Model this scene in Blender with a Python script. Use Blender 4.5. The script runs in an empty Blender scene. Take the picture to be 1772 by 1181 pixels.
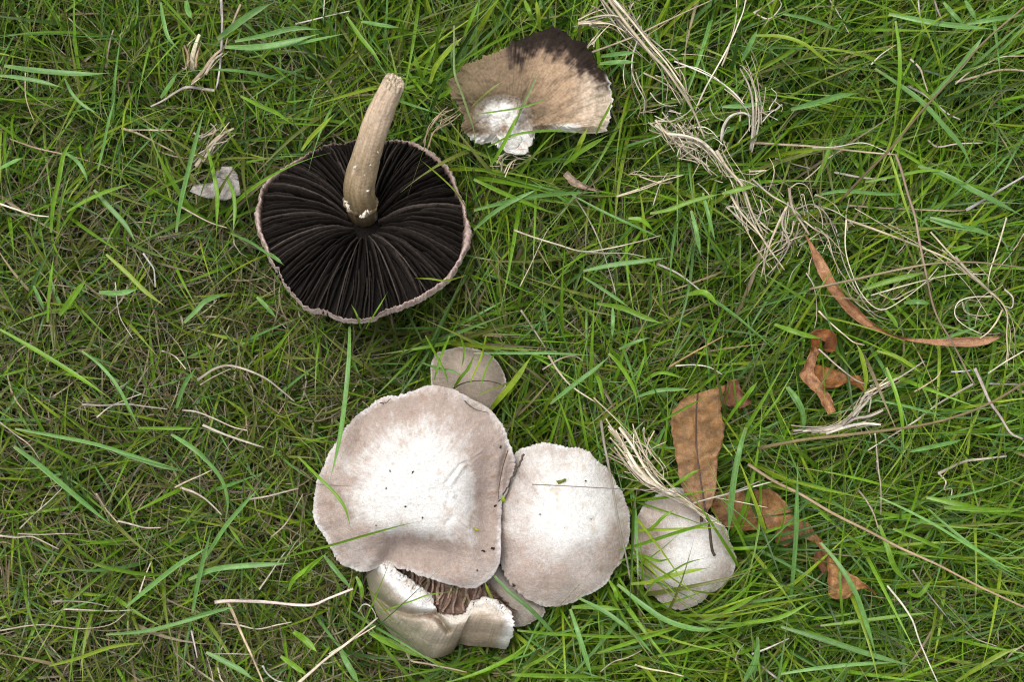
import bpy, math
import numpy as np
from mathutils import Vector

# ------------------------------------------------------------------ camera, sky, sun, exposure
scene = bpy.context.scene
col = scene.collection
PW, PH = 1772.0, 1181.0
CAM_H, FOCAL, SENSOR = 0.80, 50.0, 36.0
K = SENSOR / (FOCAL * PW)

cam_data = bpy.data.cameras.new("camera")
cam = bpy.data.objects.new("camera", cam_data)
col.objects.link(cam)
cam.location = (0, 0, CAM_H)
cam.rotation_euler = (0, 0, 0)
cam_data.lens = FOCAL
cam_data.sensor_width = SENSOR
cam_data.clip_start = 0.01
cam_data.clip_end = 100.0
cam_data.dof.use_dof = True
cam_data.dof.focus_distance = CAM_H - 0.042
cam_data.dof.aperture_fstop = 9.0
scene.camera = cam

SUN_EL, SUN_AZ = math.radians(66), math.radians(-30)
world = bpy.data.worlds.new("World")
scene.world = world
world.use_nodes = True
wn = world.node_tree.nodes
wl = world.node_tree.links
wn.clear()
w_out = wn.new("ShaderNodeOutputWorld")
w_bg = wn.new("ShaderNodeBackground")
w_sky = wn.new("ShaderNodeTexSky")
w_sky.sky_type = 'NISHITA'
w_sky.sun_disc = False
w_sky.sun_elevation = SUN_EL
w_sky.sun_rotation = SUN_AZ
w_sky.air_density = 1.0
w_sky.dust_density = 4.0
w_hsv = wn.new("ShaderNodeHueSaturation")      # an overcast sky: the blue washed out
w_hsv.inputs["Saturation"].default_value = 0.22
w_bg.inputs["Strength"].default_value = 0.15
wl.new(w_sky.outputs[0], w_hsv.inputs["Color"])
wl.new(w_hsv.outputs[0], w_bg.inputs["Color"])
wl.new(w_bg.outputs[0], w_out.inputs["Surface"])

sun_data = bpy.data.lights.new("sun", 'SUN')
sun_data.energy = 1.5
sun_data.angle = math.radians(34)
sun_data.color = (1.0, 0.97, 0.92)
sun = bpy.data.objects.new("sun", sun_data)
col.objects.link(sun)
sdir = Vector((math.sin(SUN_AZ) * math.cos(SUN_EL), math.cos(SUN_AZ) * math.cos(SUN_EL), math.sin(SUN_EL)))
sun.rotation_euler = sdir.to_track_quat('Z', 'Y').to_euler()
sun.location = (0, 0, 2)

scene.view_settings.view_transform = 'Standard'
scene.view_settings.look = 'None'
scene.view_settings.exposure = 0.30
scene.view_settings.gamma = 1.0
scene.view_settings.use_curve_mapping = False
scene.render.engine = 'CYCLES'
scene.cycles.use_denoising = True
scene.cycles.filter_width = 1.1
scene.cycles.max_bounces = 8
scene.cycles.transparent_max_bounces = 8

rng = np.random.default_rng(11)

# ------------------------------------------------------------------ helpers
CROPS = dict(c1=(400, 100, .4232), c2=(730, 20, .2370), c3=(500, 560, .5251), c4=(840, 740, .3048), c5=(1000, 0, .4065),
             c6=(1340, 380, .3556), c7=(1120, 630, .3642), c8=(0, 0, .3895), d1=(0, 440, .3218), d2=(0, 780, .3396),
             d3=(1250, 0, .3387), d4=(1250, 780, .3396), d5=(820, 300, .3386), d6=(620, 940, .1919), e1=(0, 0, .3386),
             e2=(560, 640, .2202), e3=(600, 0, .2822), e4=(300, 850, .2803), e5=(880, 1000, .2483), px=(0, 0, 1.0))


def P(c, pts):
    ox, oy, s = CROPS[c]
    a = np.array(pts, float)
    return np.stack([ox + a[:, 0] * s, oy + a[:, 1] * s], 1)


def at(px, z):
    """where a sight line meets height z (a survey of the real place from the photograph)"""
    px = np.atleast_2d(np.asarray(px, float))
    z = np.broadcast_to(np.asarray(z, float), (len(px),))
    d = (CAM_H - z) * K
    return np.stack([(px[:, 0] - PW / 2) * d, (PH / 2 - px[:, 1]) * d, z], 1)


def _hash(ix, iy, s):
    h = (ix.astype(np.int64) * 374761393 + iy.astype(np.int64) * 668265263 + s * 1442695041) & 0x7fffffff
    h = ((h ^ (h >> 13)) * 1274126177) & 0x7fffffff
    return ((h ^ (h >> 16)) & 0xffff) / 65535.0


def vnoise(x, y, s=0):
    x = np.asarray(x, float); y = np.asarray(y, float)
    ix, iy = np.floor(x), np.floor(y)
    fx, fy = x - ix, y - iy
    fx = fx * fx * (3 - 2 * fx); fy = fy * fy * (3 - 2 * fy)
    a = _hash(ix, iy, s); b = _hash(ix + 1, iy, s); c = _hash(ix, iy + 1, s); d = _hash(ix + 1, iy + 1, s)
    return (a * (1 - fx) + b * fx) * (1 - fy) + (c * (1 - fx) + d * fx) * fy


def fnoise(x, y, s=0, o=3):
    v, a, t = 0, 1, 0
    for i in range(o):
        v = v + a * vnoise(x * 2 ** i, y * 2 ** i, s + i * 7); t += a; a *= .5
    return v / t


def smooth(e0, e1, x):
    t = np.clip((x - e0) / (e1 - e0), 0, 1)
    return t * t * (3 - 2 * t)


def mix(a, b, t):
    t = np.asarray(t)[..., None]
    return np.asarray(a) * (1 - t) + np.asarray(b) * t


def mk(name, V, Q=None, T=None, mat=None, parent=None, colr=None, bl=None, flat=False):
    V = np.asarray(V, np.float32)
    me = bpy.data.meshes.new(name)
    nq = 0 if Q is None else len(Q)
    nt = 0 if T is None else len(T)
    loops = []
    if nq: loops.append(np.asarray(Q, np.int32).ravel())
    if nt: loops.append(np.asarray(T, np.int32).ravel())
    loops = np.concatenate(loops)
    tot = np.concatenate([np.full(nq, 4, np.int32), np.full(nt, 3, np.int32)])
    start = np.concatenate([[0], np.cumsum(tot)[:-1]]).astype(np.int32)
    me.vertices.add(len(V)); me.vertices.foreach_set("co", V.ravel())
    me.loops.add(len(loops)); me.loops.foreach_set("vertex_index", loops)
    me.polygons.add(nq + nt); me.polygons.foreach_set("loop_start", start)
    me.update(calc_edges=True)
    me.validate()
    if not flat:
        me.polygons.foreach_set("use_smooth", np.ones(len(me.polygons), bool))
    if colr is not None:
        a = me.color_attributes.new("tint", 'FLOAT_COLOR', 'POINT')
        c4 = np.ones((len(V), 4), np.float32); c4[:, :3] = colr
        a.data.foreach_set("color", c4.ravel())
    if bl is not None:
        a = me.attributes.new("blade", 'FLOAT_VECTOR', 'POINT')
        a.data.foreach_set("vector", np.asarray(bl, np.float32).ravel())
    if mat: me.materials.append(mat)
    o = bpy.data.objects.new(name, me)
    col.objects.link(o)
    if parent is not None: o.parent = parent
    return o


def tag(o, label=None, cat=None, group=None, kind=None):
    if label: o["label"] = label
    if cat: o["category"] = cat
    if group: o["group"] = group
    if kind: o["kind"] = kind
    return o


def thing(name, loc, label, cat, group=None):
    """an Empty at the thing's base; parts are modelled in world space, so keep it unrotated"""
    e = bpy.data.objects.new(name, None)
    col.objects.link(e)
    e.location = tuple(float(v) for v in loc)
    e.empty_display_size = .01
    tag(e, label, cat, group)
    return e


def rebase(o):
    """shift a part's mesh so that it sits right under its thing"""
    def off(p):
        v = Vector((0, 0, 0))
        while p is not None:
            v += p.location; p = p.parent
        return v
    if o.parent is not None:
        d = off(o.parent)
        for ob in [o]:
            n = len(ob.data.vertices)
            a = np.empty(n * 3, np.float32); ob.data.vertices.foreach_get("co", a)
            a = a.reshape(-1, 3) - np.array(d, np.float32)
            ob.data.vertices.foreach_set("co", a.ravel()); ob.data.update()
    return o


def part(name, V, Q, T, mat, parent, colr=None, bl=None, flat=False):
    return rebase(mk(name, V, Q, T, mat, parent, colr, bl, flat))


def catmull(pts, n):
    p = np.asarray(pts, float)
    if len(p) == 2:
        t = np.linspace(0, 1, n)[:, None]
        return p[0] * (1 - t) + p[1] * t
    q = np.vstack([2 * p[0] - p[1], p, 2 * p[-1] - p[-2]])
    d = np.concatenate([[0], np.cumsum(np.linalg.norm(np.diff(p[:, :2], axis=0), axis=1) + 1e-9)])
    s = np.linspace(0, d[-1], n)
    out = []
    for v in s:
        i = min(max(np.searchsorted(d, v, side='right') - 1, 0), len(p) - 2)
        t = (v - d[i]) / (d[i + 1] - d[i])
        a, b, c, e = q[i], q[i + 1], q[i + 2], q[i + 3]
        out.append(.5 * ((2 * b) + (-a + c) * t + (2 * a - 5 * b + 4 * c - e) * t * t + (-a + 3 * b - 3 * c + e) * t ** 3))
    return np.array(out)


def grid_quads(nr, nc, wrap=False, base=0, flip=False):
    i = np.arange(nr - 1)[:, None]; j = np.arange(nc if wrap else nc - 1)[None, :]
    j2 = (j + 1) % nc
    a = base + i * nc + j; b = base + i * nc + j2; c = base + (i + 1) * nc + j2; d = base + (i + 1) * nc + j
    q = np.stack([a, b, c, d], -1).reshape(-1, 4)
    return q[:, ::-1] if flip else q


# ------------------------------------------------------------------ materials
def new_mat(name):
    m = bpy.data.materials.new(name); m.use_nodes = True
    nt = m.node_tree; nt.nodes.clear()
    return m, nt.nodes, nt.links


def N(nodes, t, **kw):
    n = nodes.new(t)
    for k, v in kw.items(): setattr(n, k, v)
    return n


def tint_material(name, rough=.6, spec=.3, scales=(900, 2600), amount=(.25, .2), bump=.4, bdist=.0004, transl=0.0, streak=0.0, sss=0.0, speck=0.0, sheen=0.0):
    """vertex tint x fine procedural mottling + fine relief"""
    m, n, l = new_mat(name)
    out = N(n, "ShaderNodeOutputMaterial"); bs = N(n, "ShaderNodeBsdfPrincipled")
    at_ = N(n, "ShaderNodeAttribute", attribute_name="tint")
    tc = N(n, "ShaderNodeTexCoord")
    n1 = N(n, "ShaderNodeTexNoise"); n1.inputs["Scale"].default_value = scales[0]; n1.inputs["Detail"].default_value = 3
    n2 = N(n, "ShaderNodeTexNoise"); n2.inputs["Scale"].default_value = scales[1]; n2.inputs["Detail"].default_value = 2
    if streak:
        ab = N(n, "ShaderNodeAttribute", attribute_name="blade")
        mp = N(n, "ShaderNodeMapping"); mp.inputs["Scale"].default_value = (streak, 1.2, 37.0)
        l.new(ab.outputs["Vector"], mp.inputs["Vector"])
        n1.inputs["Scale"].default_value = 1.0
        l.new(mp.outputs[0], n1.inputs["Vector"])
    else:
        l.new(tc.outputs["Object"], n1.inputs["Vector"])
    l.new(tc.outputs["Object"], n2.inputs["Vector"])
    def ranged(sock, amt):
        r = N(n, "ShaderNodeMapRange"); r.inputs["From Min"].default_value = .3; r.inputs["From Max"].default_value = .7
        r.inputs["To Min"].default_value = 1 - amt; r.inputs["To Max"].default_value = 1 + amt * .6
        l.new(sock, r.inputs["Value"]); return r.outputs[0]
    v = N(n, "ShaderNodeMath", operation='MULTIPLY'); l.new(ranged(n1.outputs["Fac"], amount[0]), v.inputs[0]); l.new(ranged(n2.outputs["Fac"], amount[1]), v.inputs[1])
    vv = v.outputs[0]
    if speck:
        vo = N(n, "ShaderNodeTexNoise"); vo.inputs["Scale"].default_value = speck; vo.inputs["Detail"].default_value = 1
        l.new(tc.outputs["Object"], vo.inputs["Vector"])
        r = N(n, "ShaderNodeMapRange"); r.inputs["From Min"].default_value = .66; r.inputs["From Max"].default_value = .74
        r.inputs["To Min"].default_value = 1.0; r.inputs["To Max"].default_value = .55
        l.new(vo.outputs["Fac"], r.inputs["Value"])
        m2 = N(n, "ShaderNodeMath", operation='MULTIPLY'); l.new(vv, m2.inputs[0]); l.new(r.outputs[0], m2.inputs[1]); vv = m2.outputs[0]
    mul = N(n, "ShaderNodeVectorMath", operation='SCALE'); l.new(at_.outputs["Color"], mul.inputs[0]); l.new(vv, mul.inputs["Scale"])
    l.new(mul.outputs[0], bs.inputs["Base Color"])
    bs.inputs["Roughness"].default_value = rough
    bs.inputs["Specular IOR Level"].default_value = spec
    if sss:
        bs.inputs["Subsurface Weight"].default_value = sss
        bs.inputs["Subsurface Radius"].default_value = (1.0, .6, .4)
        bs.inputs["Subsurface Scale"].default_value = .003
    if sheen: bs.inputs["Sheen Weight"].default_value = sheen
    if bump:
        ad = N(n, "ShaderNodeMath", operation='ADD'); l.new(n1.outputs["Fac"], ad.inputs[0]); l.new(n2.outputs["Fac"], ad.inputs[1])
        bp = N(n, "ShaderNodeBump"); bp.inputs["Strength"].default_value = bump; bp.inputs["Distance"].default_value = bdist
        l.new(ad.outputs[0], bp.inputs["Height"]); l.new(bp.outputs[0], bs.inputs["Normal"])
    if transl:
        tr = N(n, "ShaderNodeBsdfTranslucent"); l.new(mul.outputs[0], tr.inputs["Color"])
        mx = N(n, "ShaderNodeMixShader"); mx.inputs[0].default_value = transl
        l.new(bs.outputs[0], mx.inputs[1]); l.new(tr.outputs[0], mx.inputs[2]); l.new(mx.outputs[0], out.inputs["Surface"])
    else:
        l.new(bs.outputs[0], out.inputs["Surface"])
    return m


M_cap = tint_material("felted_cap_skin", .78, .2, (520, 1500), (.13, .17), .6, .0007, sss=.08)
M_gill = tint_material("gill_brown", .95, .05, (500, 1800), (.35, .3), .3, .0003)
M_stem = tint_material("stem_fibre", .5, .35, (1, 700), (.30, .2), .6, .0005, streak=11.0, sss=.12)
M_flesh = tint_material("torn_flesh", .8, .2, (420, 1400), (.2, .16), .7, .0006, sss=.1)
M_frag = tint_material("fibrous_flesh", .9, .1, (1, 700), (.12, .24), .45, .0005, streak=60.0)
M_leaf = tint_material("dead_leaf", .55, .35, (380, 1700), (.30, .30), .5, .0005, transl=.12, speck=1100)
M_straw = tint_material("dry_straw", .5, .35, (1, 700), (.34, .16), .3, .0003, streak=7.0)
M_grass = tint_material("grass_blade_green", .36, .42, (1, 500), (.34, .16), .25, .0003, transl=.28, streak=4.5)
M_thatch = tint_material("dead_thatch", .7, .2, (300, 1200), (.25, .1), 0, .0002, transl=.15)
M_crumb = tint_material("dark_crumb", .8, .2, (900, 2600), (.3, .2), .4, .0003)

m, n, l = new_mat("moist_soil")
out = N(n, "ShaderNodeOutputMaterial"); bs = N(n, "ShaderNodeBsdfPrincipled"); tc = N(n, "ShaderNodeTexCoord")
n1 = N(n, "ShaderNodeTexNoise"); n1.inputs["Scale"].default_value = 160; n1.inputs["Detail"].default_value = 6
n2 = N(n, "ShaderNodeTexNoise"); n2.inputs["Scale"].default_value = 18; n2.inputs["Detail"].default_value = 4
cr = N(n, "ShaderNodeValToRGB")
cr.color_ramp.elements[0].position = .3; cr.color_ramp.elements[0].color = (.008, .007, .004, 1)
cr.color_ramp.elements[1].position = .72; cr.color_ramp.elements[1].color = (.04, .031, .018, 1)
c2 = N(n, "ShaderNodeValToRGB")
c2.color_ramp.elements[0].position = .4; c2.color_ramp.elements[0].color = (.02, .028, .008, 1)
c2.color_ramp.elements[1].position = .65; c2.color_ramp.elements[1].color = (.045, .036, .02, 1)
mx = N(n, "ShaderNodeMix", data_type='RGBA'); mx.inputs[0].default_value = .5
bp = N(n, "ShaderNodeBump"); bp.inputs["Strength"].default_value = .8; bp.inputs["Distance"].default_value = .004
l.new(tc.outputs["Object"], n1.inputs["Vector"]); l.new(tc.outputs["Object"], n2.inputs["Vector"])
l.new(n1.outputs["Fac"], cr.inputs[0]); l.new(n2.outputs["Fac"], c2.inputs[0])
l.new(cr.outputs[0], mx.inputs[6]); l.new(c2.outputs[0], mx.inputs[7]); l.new(mx.outputs[2], bs.inputs["Base Color"])
l.new(n1.outputs["Fac"], bp.inputs["Height"]); l.new(bp.outputs[0], bs.inputs["Normal"])
bs.inputs["Roughness"].default_value = .9
l.new(bs.outputs[0], out.inputs["Surface"])
M_soil = m

m, n, l = new_mat("dew_water")
out = N(n, "ShaderNodeOutputMaterial"); bs = N(n, "ShaderNodeBsdfPrincipled")
bs.inputs["Base Color"].default_value = (1, 1, 1, 1); bs.inputs["Roughness"].default_value = .02
bs.inputs["IOR"].default_value = 1.33; bs.inputs["Transmission Weight"].default_value = 1.0
l.new(bs.outputs[0], out.inputs["Surface"])
M_dew = m

# ------------------------------------------------------------------ ground
gx = np.concatenate([[-8, -3, -1.2], np.linspace(-.62, .62, 150), [1.2, 3, 8]])
gy = np.concatenate([[-8, -3, -1.0], np.linspace(-.50, .50, 120), [1.0, 3, 8]])
GX, GY = np.meshgrid(gx, gy)


def soil_z(x, y):
    return .012 * (fnoise(x * 22, y * 22, 5, 3) - .5) - .014


V = np.stack([GX, GY, soil_z(GX, GY)], -1).reshape(-1, 3)
ground = mk("ground", V, grid_quads(len(gy), len(gx)), None, M_soil)
tag(ground, "dark moist soil under the turf", kind="structure")

# ------------------------------------------------------------------ collision maps (so that grass grows round things, not through them)
CELL, X0, Y0, NXc, NYc = .001, -.62, -.5, 1240, 1000
zlo = np.full((NYc, NXc), 9.0); zhi = np.full((NYc, NXc), -9.0); pover = np.ones((NYc, NXc))


def collide(V, p):
    V = np.asarray(V)
    i = ((V[:, 1] - Y0) / CELL).astype(int); j = ((V[:, 0] - X0) / CELL).astype(int)
    k = (i > 1) & (i < NYc - 2) & (j > 1) & (j < NXc - 2)
    i, j, z = i[k], j[k], V[k, 2]
    for di in (-1, 0, 1):
        for dj in (-1, 0, 1):
            np.minimum.at(zlo, (i + di, j + dj), z); np.maximum.at(zhi, (i + di, j + dj), z)
            pover[i + di, j + dj] = p


# ------------------------------------------------------------------ upright mushroom caps
WHITE = np.array((.725, .705, .675)); PINK = np.array((.415, .328, .282)); TAN = np.array((.33, .27, .215))


def polyd(px, path):
    """distance in px from points to a polyline"""
    d = np.full(len(px), 1e9)
    for a, b in zip(path[:-1], path[1:]):
        ab = b - a; t = np.clip(((px - a) @ ab) / (ab @ ab), 0, 1)
        d = np.minimum(d, np.linalg.norm(px - (a + t[:, None] * ab), axis=1))
    return d


def make_cap(name, label, group, outline, centre, zrim, h, NA=640, NR=58, flat=2.6, dents=(), tiltx=0, tilty=0, white_at=None, white_r=(.35, .85),
             pink=PINK, white=WHITE, pover_=.05, creases=(), stem_r=.013, seed=1, extra_col=None, teeth=1.0):
    out_w = at(outline, zrim)[:, :2]; c = at([centre], zrim)[0, :2]
    d = out_w - c
    ang = np.arctan2(d[:, 1], d[:, 0]); r = np.hypot(d[:, 0], d[:, 1])
    o = np.argsort(ang); ang, r = ang[o], r[o]
    th = np.linspace(-math.pi, math.pi, NA, endpoint=False)
    R = np.interp(th, np.concatenate([ang - 2 * math.pi, ang, ang + 2 * math.pi]), np.tile(r, 3))
    k = np.hanning(max(5, NA // 26)); k /= k.sum()
    R = np.convolve(np.concatenate([R[-60:], R, R[:60]]), k, 'same')[60:-60]
    arc = th * R.mean()
    amp_ = .35 + 1.1 * vnoise(arc / .012 + 5, np.zeros(NA) + 2, seed + 6)
    rag = (vnoise(arc / .0009 + 50, np.zeros(NA) + seed, seed) - .5) * .0008 * amp_ + (vnoise(arc / .006 + 90, np.zeros(NA) + seed, seed + 1) - .5) * .0016
    rag += (np.random.default_rng(seed).random(NA) - .5) * .00035 * amp_
    R2 = R + rag * teeth
    rho = np.concatenate([[0.004], np.linspace(.03, .9, NR - 12), np.linspace(.912, 1.0, 12)])
    RR = rho[:, None] * (R[None, :] + (R2 - R)[None, :] * smooth(.9, 1.0, rho)[:, None])
    X = c[0] + RR * np.cos(th); Y = c[1] + RR * np.sin(th)
    rho2 = np.broadcast_to(rho[:, None], X.shape)
    Z = zrim + h * (1 - rho2 ** flat) * (1 - .12 * rho2)
    Z = Z + tiltx * (X - c[0]) + tilty * (Y - c[1])
    Z += (fnoise(X * 90, Y * 90, seed, 2) - .5) * .0016 + (fnoise(X * 420, Y * 420, seed + 3, 2) - .5) * .0005 * (.3 + rho2)
    # margin wavers up and down
    wav = ((vnoise(th * 2.6 + 20, th * 0 + seed, seed + 8) - .5) * .006 + (vnoise(th * 9 + 20, th * 0 + seed, seed + 9) - .5) * .0016) * min(1, R.mean() / .045)
    Z += wav[None, :] * smooth(.55, 1.0, rho2)
    pxv = np.stack([PW / 2 + X / ((CAM_H - Z) * K), PH / 2 - Y / ((CAM_H - Z) * K)], -1).reshape(-1, 2)
    dz = np.zeros(len(pxv)); dark = np.zeros(len(pxv))
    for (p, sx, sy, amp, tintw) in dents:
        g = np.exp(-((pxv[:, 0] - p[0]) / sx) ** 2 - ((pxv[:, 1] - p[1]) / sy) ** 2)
        dz += amp * g; dark += tintw * g  # dent tint: skin pigment, with the fold's shade painted in as well
    for (path, wd, amp) in creases:
        dd = polyd(pxv, path)
        dz += amp * np.exp(-(dd / wd) ** 2) * (.4 + 1.2 * vnoise(pxv[:, 0] / 7, pxv[:, 1] / 7, 77))
    Z = Z + dz.reshape(Z.shape)
    # colour: pale disc, pinkish felted fibrils towards the margin, white ragged fringe
    if white_at is None: white_at = centre
    wr = np.hypot(pxv[:, 0] - white_at[0], pxv[:, 1] - white_at[1]) / (R.mean() / (K * (CAM_H - zrim)))
    nz = fnoise(X.ravel() * 110, Y.ravel() * 110, seed + 20, 3) - .5
    nz2 = fnoise(X.ravel() * 800, Y.ravel() * 800, seed + 21, 2) - .5
    fib = fnoise(np.tile(th, len(rho)) * 42, rho2.ravel() * 9, seed + 40, 3) - .5       # radial fibrils pressed into the skin
    scl = fnoise(X.ravel() * 330, Y.ravel() * 330, seed + 41, 3) - .5
    t = smooth(white_r[0], white_r[1], wr + nz * .45 + nz2 * .22 + (fib * .35 + scl * .45) * smooth(.2, .6, rho2.ravel()))
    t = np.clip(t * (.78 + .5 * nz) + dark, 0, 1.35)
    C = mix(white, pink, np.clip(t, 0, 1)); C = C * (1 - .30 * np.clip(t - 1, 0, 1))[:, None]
    C = C * (1 + .16 * nz2 + .14 * scl * smooth(.15, .6, rho2.ravel()) + .10 * fib * smooth(.3, .8, rho2.ravel()))[:, None]
    st_ = smooth(.70, .80, fnoise(X.ravel() * 210 + 7, Y.ravel() * 210, seed + 45, 3)); C = mix(C, C * np.array((.80, .72, .62)), st_ * .6)
    fr = smooth(.93, .992, rho2.ravel() + nz2 * .05) * (.1 + .9 * vnoise(np.tile(th, len(rho)) * 5, rho2.ravel() * 0, seed + 31)) * (.6 + .4 * vnoise(np.tile(th, len(rho)) * 30, rho2.ravel() * 0, seed + 32))
    C = mix(C, np.array((.84, .82, .80)), fr * .85)
    if extra_col is not None: C = extra_col(C, pxv)
    top = np.stack([X, Y, Z], -1).reshape(-1, 3)
    # underside
    rho_b = np.array([.995, .97, .92, .8, .62, .42, .25, .12, .02])
    thick = .0016 + .011 * (1 - rho_b ** 1.5)
    Xb = c[0] + (rho_b[:, None] * R2) * np.cos(th); Yb = c[1] + (rho_b[:, None] * R2) * np.sin(th)
    idx = np.clip(np.searchsorted(rho, rho_b), 0, len(rho) - 1)
    Zb = Z[idx] - thick[:, None]
    bot = np.stack([Xb, Yb, Zb], -1).reshape(-1, 3)
    Vv = np.vstack([top, bot])
    nr = len(rho) + len(rho_b)
    Cb = np.tile(np.array((.20, .13, .10)), (len(bot), 1)); Cb[:NA * 2] = (.6, .52, .46)
    q = grid_quads(nr, NA, True)
    e = thing(name, (c[0], c[1], 0), label, "mushroom", group)
    part("cap", Vv, q, None, M_cap, e, np.vstack([C, Cb]))
    # the stem that carries it
    zt = float(Z[0].mean()) - .010
    ss = np.linspace(0, 1, 12); sa = np.linspace(0, 2 * math.pi, 20, endpoint=False)
    rad = stem_r * (1.12 - .3 * ss + .25 * ss ** 4)
    SX = c[0] + rad[:, None] * np.cos(sa); SY = c[1] + rad[:, None] * np.sin(sa); SZ = np.broadcast_to((-.022 + (zt + .022) * ss)[:, None], SX.shape)
    part("stem", np.stack([SX, SY, SZ], -1).reshape(-1, 3), grid_quads(12, 20, True), None, M_stem, e, np.tile(np.array((.6, .52, .42)), (240, 1)),
         np.stack([np.broadcast_to(sa / 6.28, SX.shape), np.broadcast_to(ss[:, None], SX.shape), np.zeros(SX.shape)], -1).reshape(-1, 3))
    collide(Vv, pover_)
    return e, (lambda p: None)


big_out = P("c3", [(80, 590), (77, 650), (105, 692), (122, 718), (140, 762), (190, 812), (250, 826), (288, 806), (312, 792), (350, 808), (430, 826), (490, 852), (560, 873), (618, 879), (652, 850), (690, 805),
                   (696, 720), (697, 640), (705, 585), (728, 535), (745, 480), (742, 445), (727, 385), (712, 345), (685, 315), (650, 277), (600, 245), (560, 222), (520, 215), (462, 206), (400, 226),
                   (340, 236), (290, 255), (240, 290), (200, 330), (150, 390), (125, 430), (110, 480), (95, 525)])
q3 = lambda x, y: tuple(P("c3", [(x, y)])[0])
make_cap("mushroom", "largest white cap with ragged rim, sharing the cluster with two smaller caps", "mushrooms growing in the turf", big_out, q3(430, 530), .044, .019, NA=900, NR=84, flat=2.9,
         dents=[(q3(410, 745), 58, 26, -.0095, .8), (q3(500, 775), 50, 24, -.005, .5), (q3(330, 735), 40, 28, -.003, .35), (q3(655, 500), 24, 60, -.003, .55), (q3(645, 630), 22, 70, -.0058, .75), (q3(560, 850), 50, 16, .002, .1),
                (q3(722, 500), 14, 45, -.004, .3), (q3(620, 400), 45, 45, .0005, .25), (q3(250, 380), 60, 60, 0, .2), (q3(150, 610), 40, 60, 0, .25), (q3(400, 280), 120, 30, 0, .3)],
         white_at=q3(425, 540), white_r=(.32, .86),
         creases=[(P("c3", [(635, 428), (600, 455), (565, 465), (545, 490), (515, 530)]), 2.6, -.0010), (P("c3", [(515, 530), (530, 560), (515, 610), (540, 635), (515, 665)]), 2.6, -.0010),
                  (P("c3", [(640, 420), (610, 450), (572, 472), (556, 500), (530, 535), (540, 570)]), 3.6, .0008), (P("c3", [(720, 415), (700, 480), (690, 560)]), 3.5, -.0022)],
         pover_=.0, seed=3)
q4 = lambda x, y: tuple(P("c4", [(x, y)])[0])
c2_out = P("c4", [(165, 135), (240, 102), (350, 92), (450, 106), (550, 122), (605, 160), (690, 240), (745, 330), (800, 430), (822, 520), (815, 640), (780, 740), (720, 832), (650, 910), (560, 960), (490, 1010),
                  (400, 1030), (330, 1016), (250, 980), (200, 950), (150, 890), (110, 830), (78, 770), (60, 650), (60, 540), (75, 430), (120, 320), (160, 240), (158, 180)])
make_cap("mushroom", "smooth round white cap with pinkish lower half, thin stalk lying across it", "mushrooms growing in the turf", c2_out, q4(440, 540), .033, .022, NA=800, NR=70, flat=2.2,
         dents=[(q4(350, 830), 75, 45, 0, .28), (q4(170, 520), 30, 60, -.001, .25), (q4(740, 560), 25, 70, 0, .25)], white_at=q4(450, 440), white_r=(.38, .98), pover_=.0, seed=8, pink=PINK * 1.1)
c3_out = P("c4", [(872, 480), (930, 405), (1030, 352), (1110, 345), (1170, 390), (1270, 500), (1350, 560), (1400, 660), (1416, 740), (1392, 860), (1330, 912), (1270, 950), (1200, 1012), (1110, 1040), (1020, 1020),
                  (945, 960), (880, 850), (845, 710), (848, 570)])
make_cap("mushroom", "pale cap half sunk in grass beneath the dead leaf's dark stalk", "mushrooms growing in the turf", c3_out, q4(1130, 690), .024, .013, NA=640, NR=56, flat=2.9,
         dents=[(q4(900, 700), 30, 60, -.003, .5)], white_at=q4(1160, 720), white_r=(.1, 1.0), pover_=.28, seed=15, pink=PINK * 1.0, white=WHITE * .97)
rear_out = P("c3", [(466, 165), (480, 105), (540, 82), (620, 88), (690, 130), (714, 190), (702, 245), (668, 280), (600, 300), (520, 280), (478, 230)])
make_cap("mushroom", "small dull tan cap tucked behind the largest white cap", "mushrooms growing in the turf", rear_out, q3(595, 190), .020, .010, NA=420, NR=40, flat=2.2,
         white_at=q3(600, 185), white_r=(-.8, .9), pover_=.42, seed=23, pink=TAN * .95, white=np.array((.43, .35, .285)), teeth=.6, stem_r=.009)
low_out = P("d6", [(1150, 480), (1130, 300), (1220, 180), (1350, 260), (1470, 380), (1590, 500), (1685, 600), (1670, 660), (1600, 705), (1530, 745), (1440, 760), (1370, 755), (1260, 720), (1180, 620)])
make_cap("mushroom", "low flat brownish cap showing its edge between two white caps", "mushrooms growing in the turf", low_out, tuple(P("d6", [(1400, 520)])[0]), .020, .006, NA=420, NR=36, flat=2.2,
         white_at=(0, 0), white_r=(.1, .5), pover_=.05, seed=29, pink=TAN * .95, teeth=.8, stem_r=.008)

# ------------------------------------------------------------------ overturned mushroom, gills up
C0 = at([(630, 400)], .036)[0]
tlt = math.radians(24)
nrm = np.array((.10, math.sin(tlt), math.cos(tlt))); nrm /= np.linalg.norm(nrm)
uu = np.array((1, 0, 0)) - nrm * nrm[0]; uu /= np.linalg.norm(uu); vv = np.cross(nrm, uu)


def on_plane(px):
    px = np.atleast_2d(px)
    d = np.stack([(px[:, 0] - PW / 2) * K, (PH / 2 - px[:, 1]) * K, -np.ones(len(px))], 1)
    o = np.array((0, 0, CAM_H)); t = ((C0 - o) @ nrm) / (d @ nrm)
    w = o + d * t[:, None] - C0
    return np.stack([w @ uu, w @ vv], 1)


def disk(u, v, w):
    return C0 + u[..., None] * uu + v[..., None] * vv + w[..., None] * nrm


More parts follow.
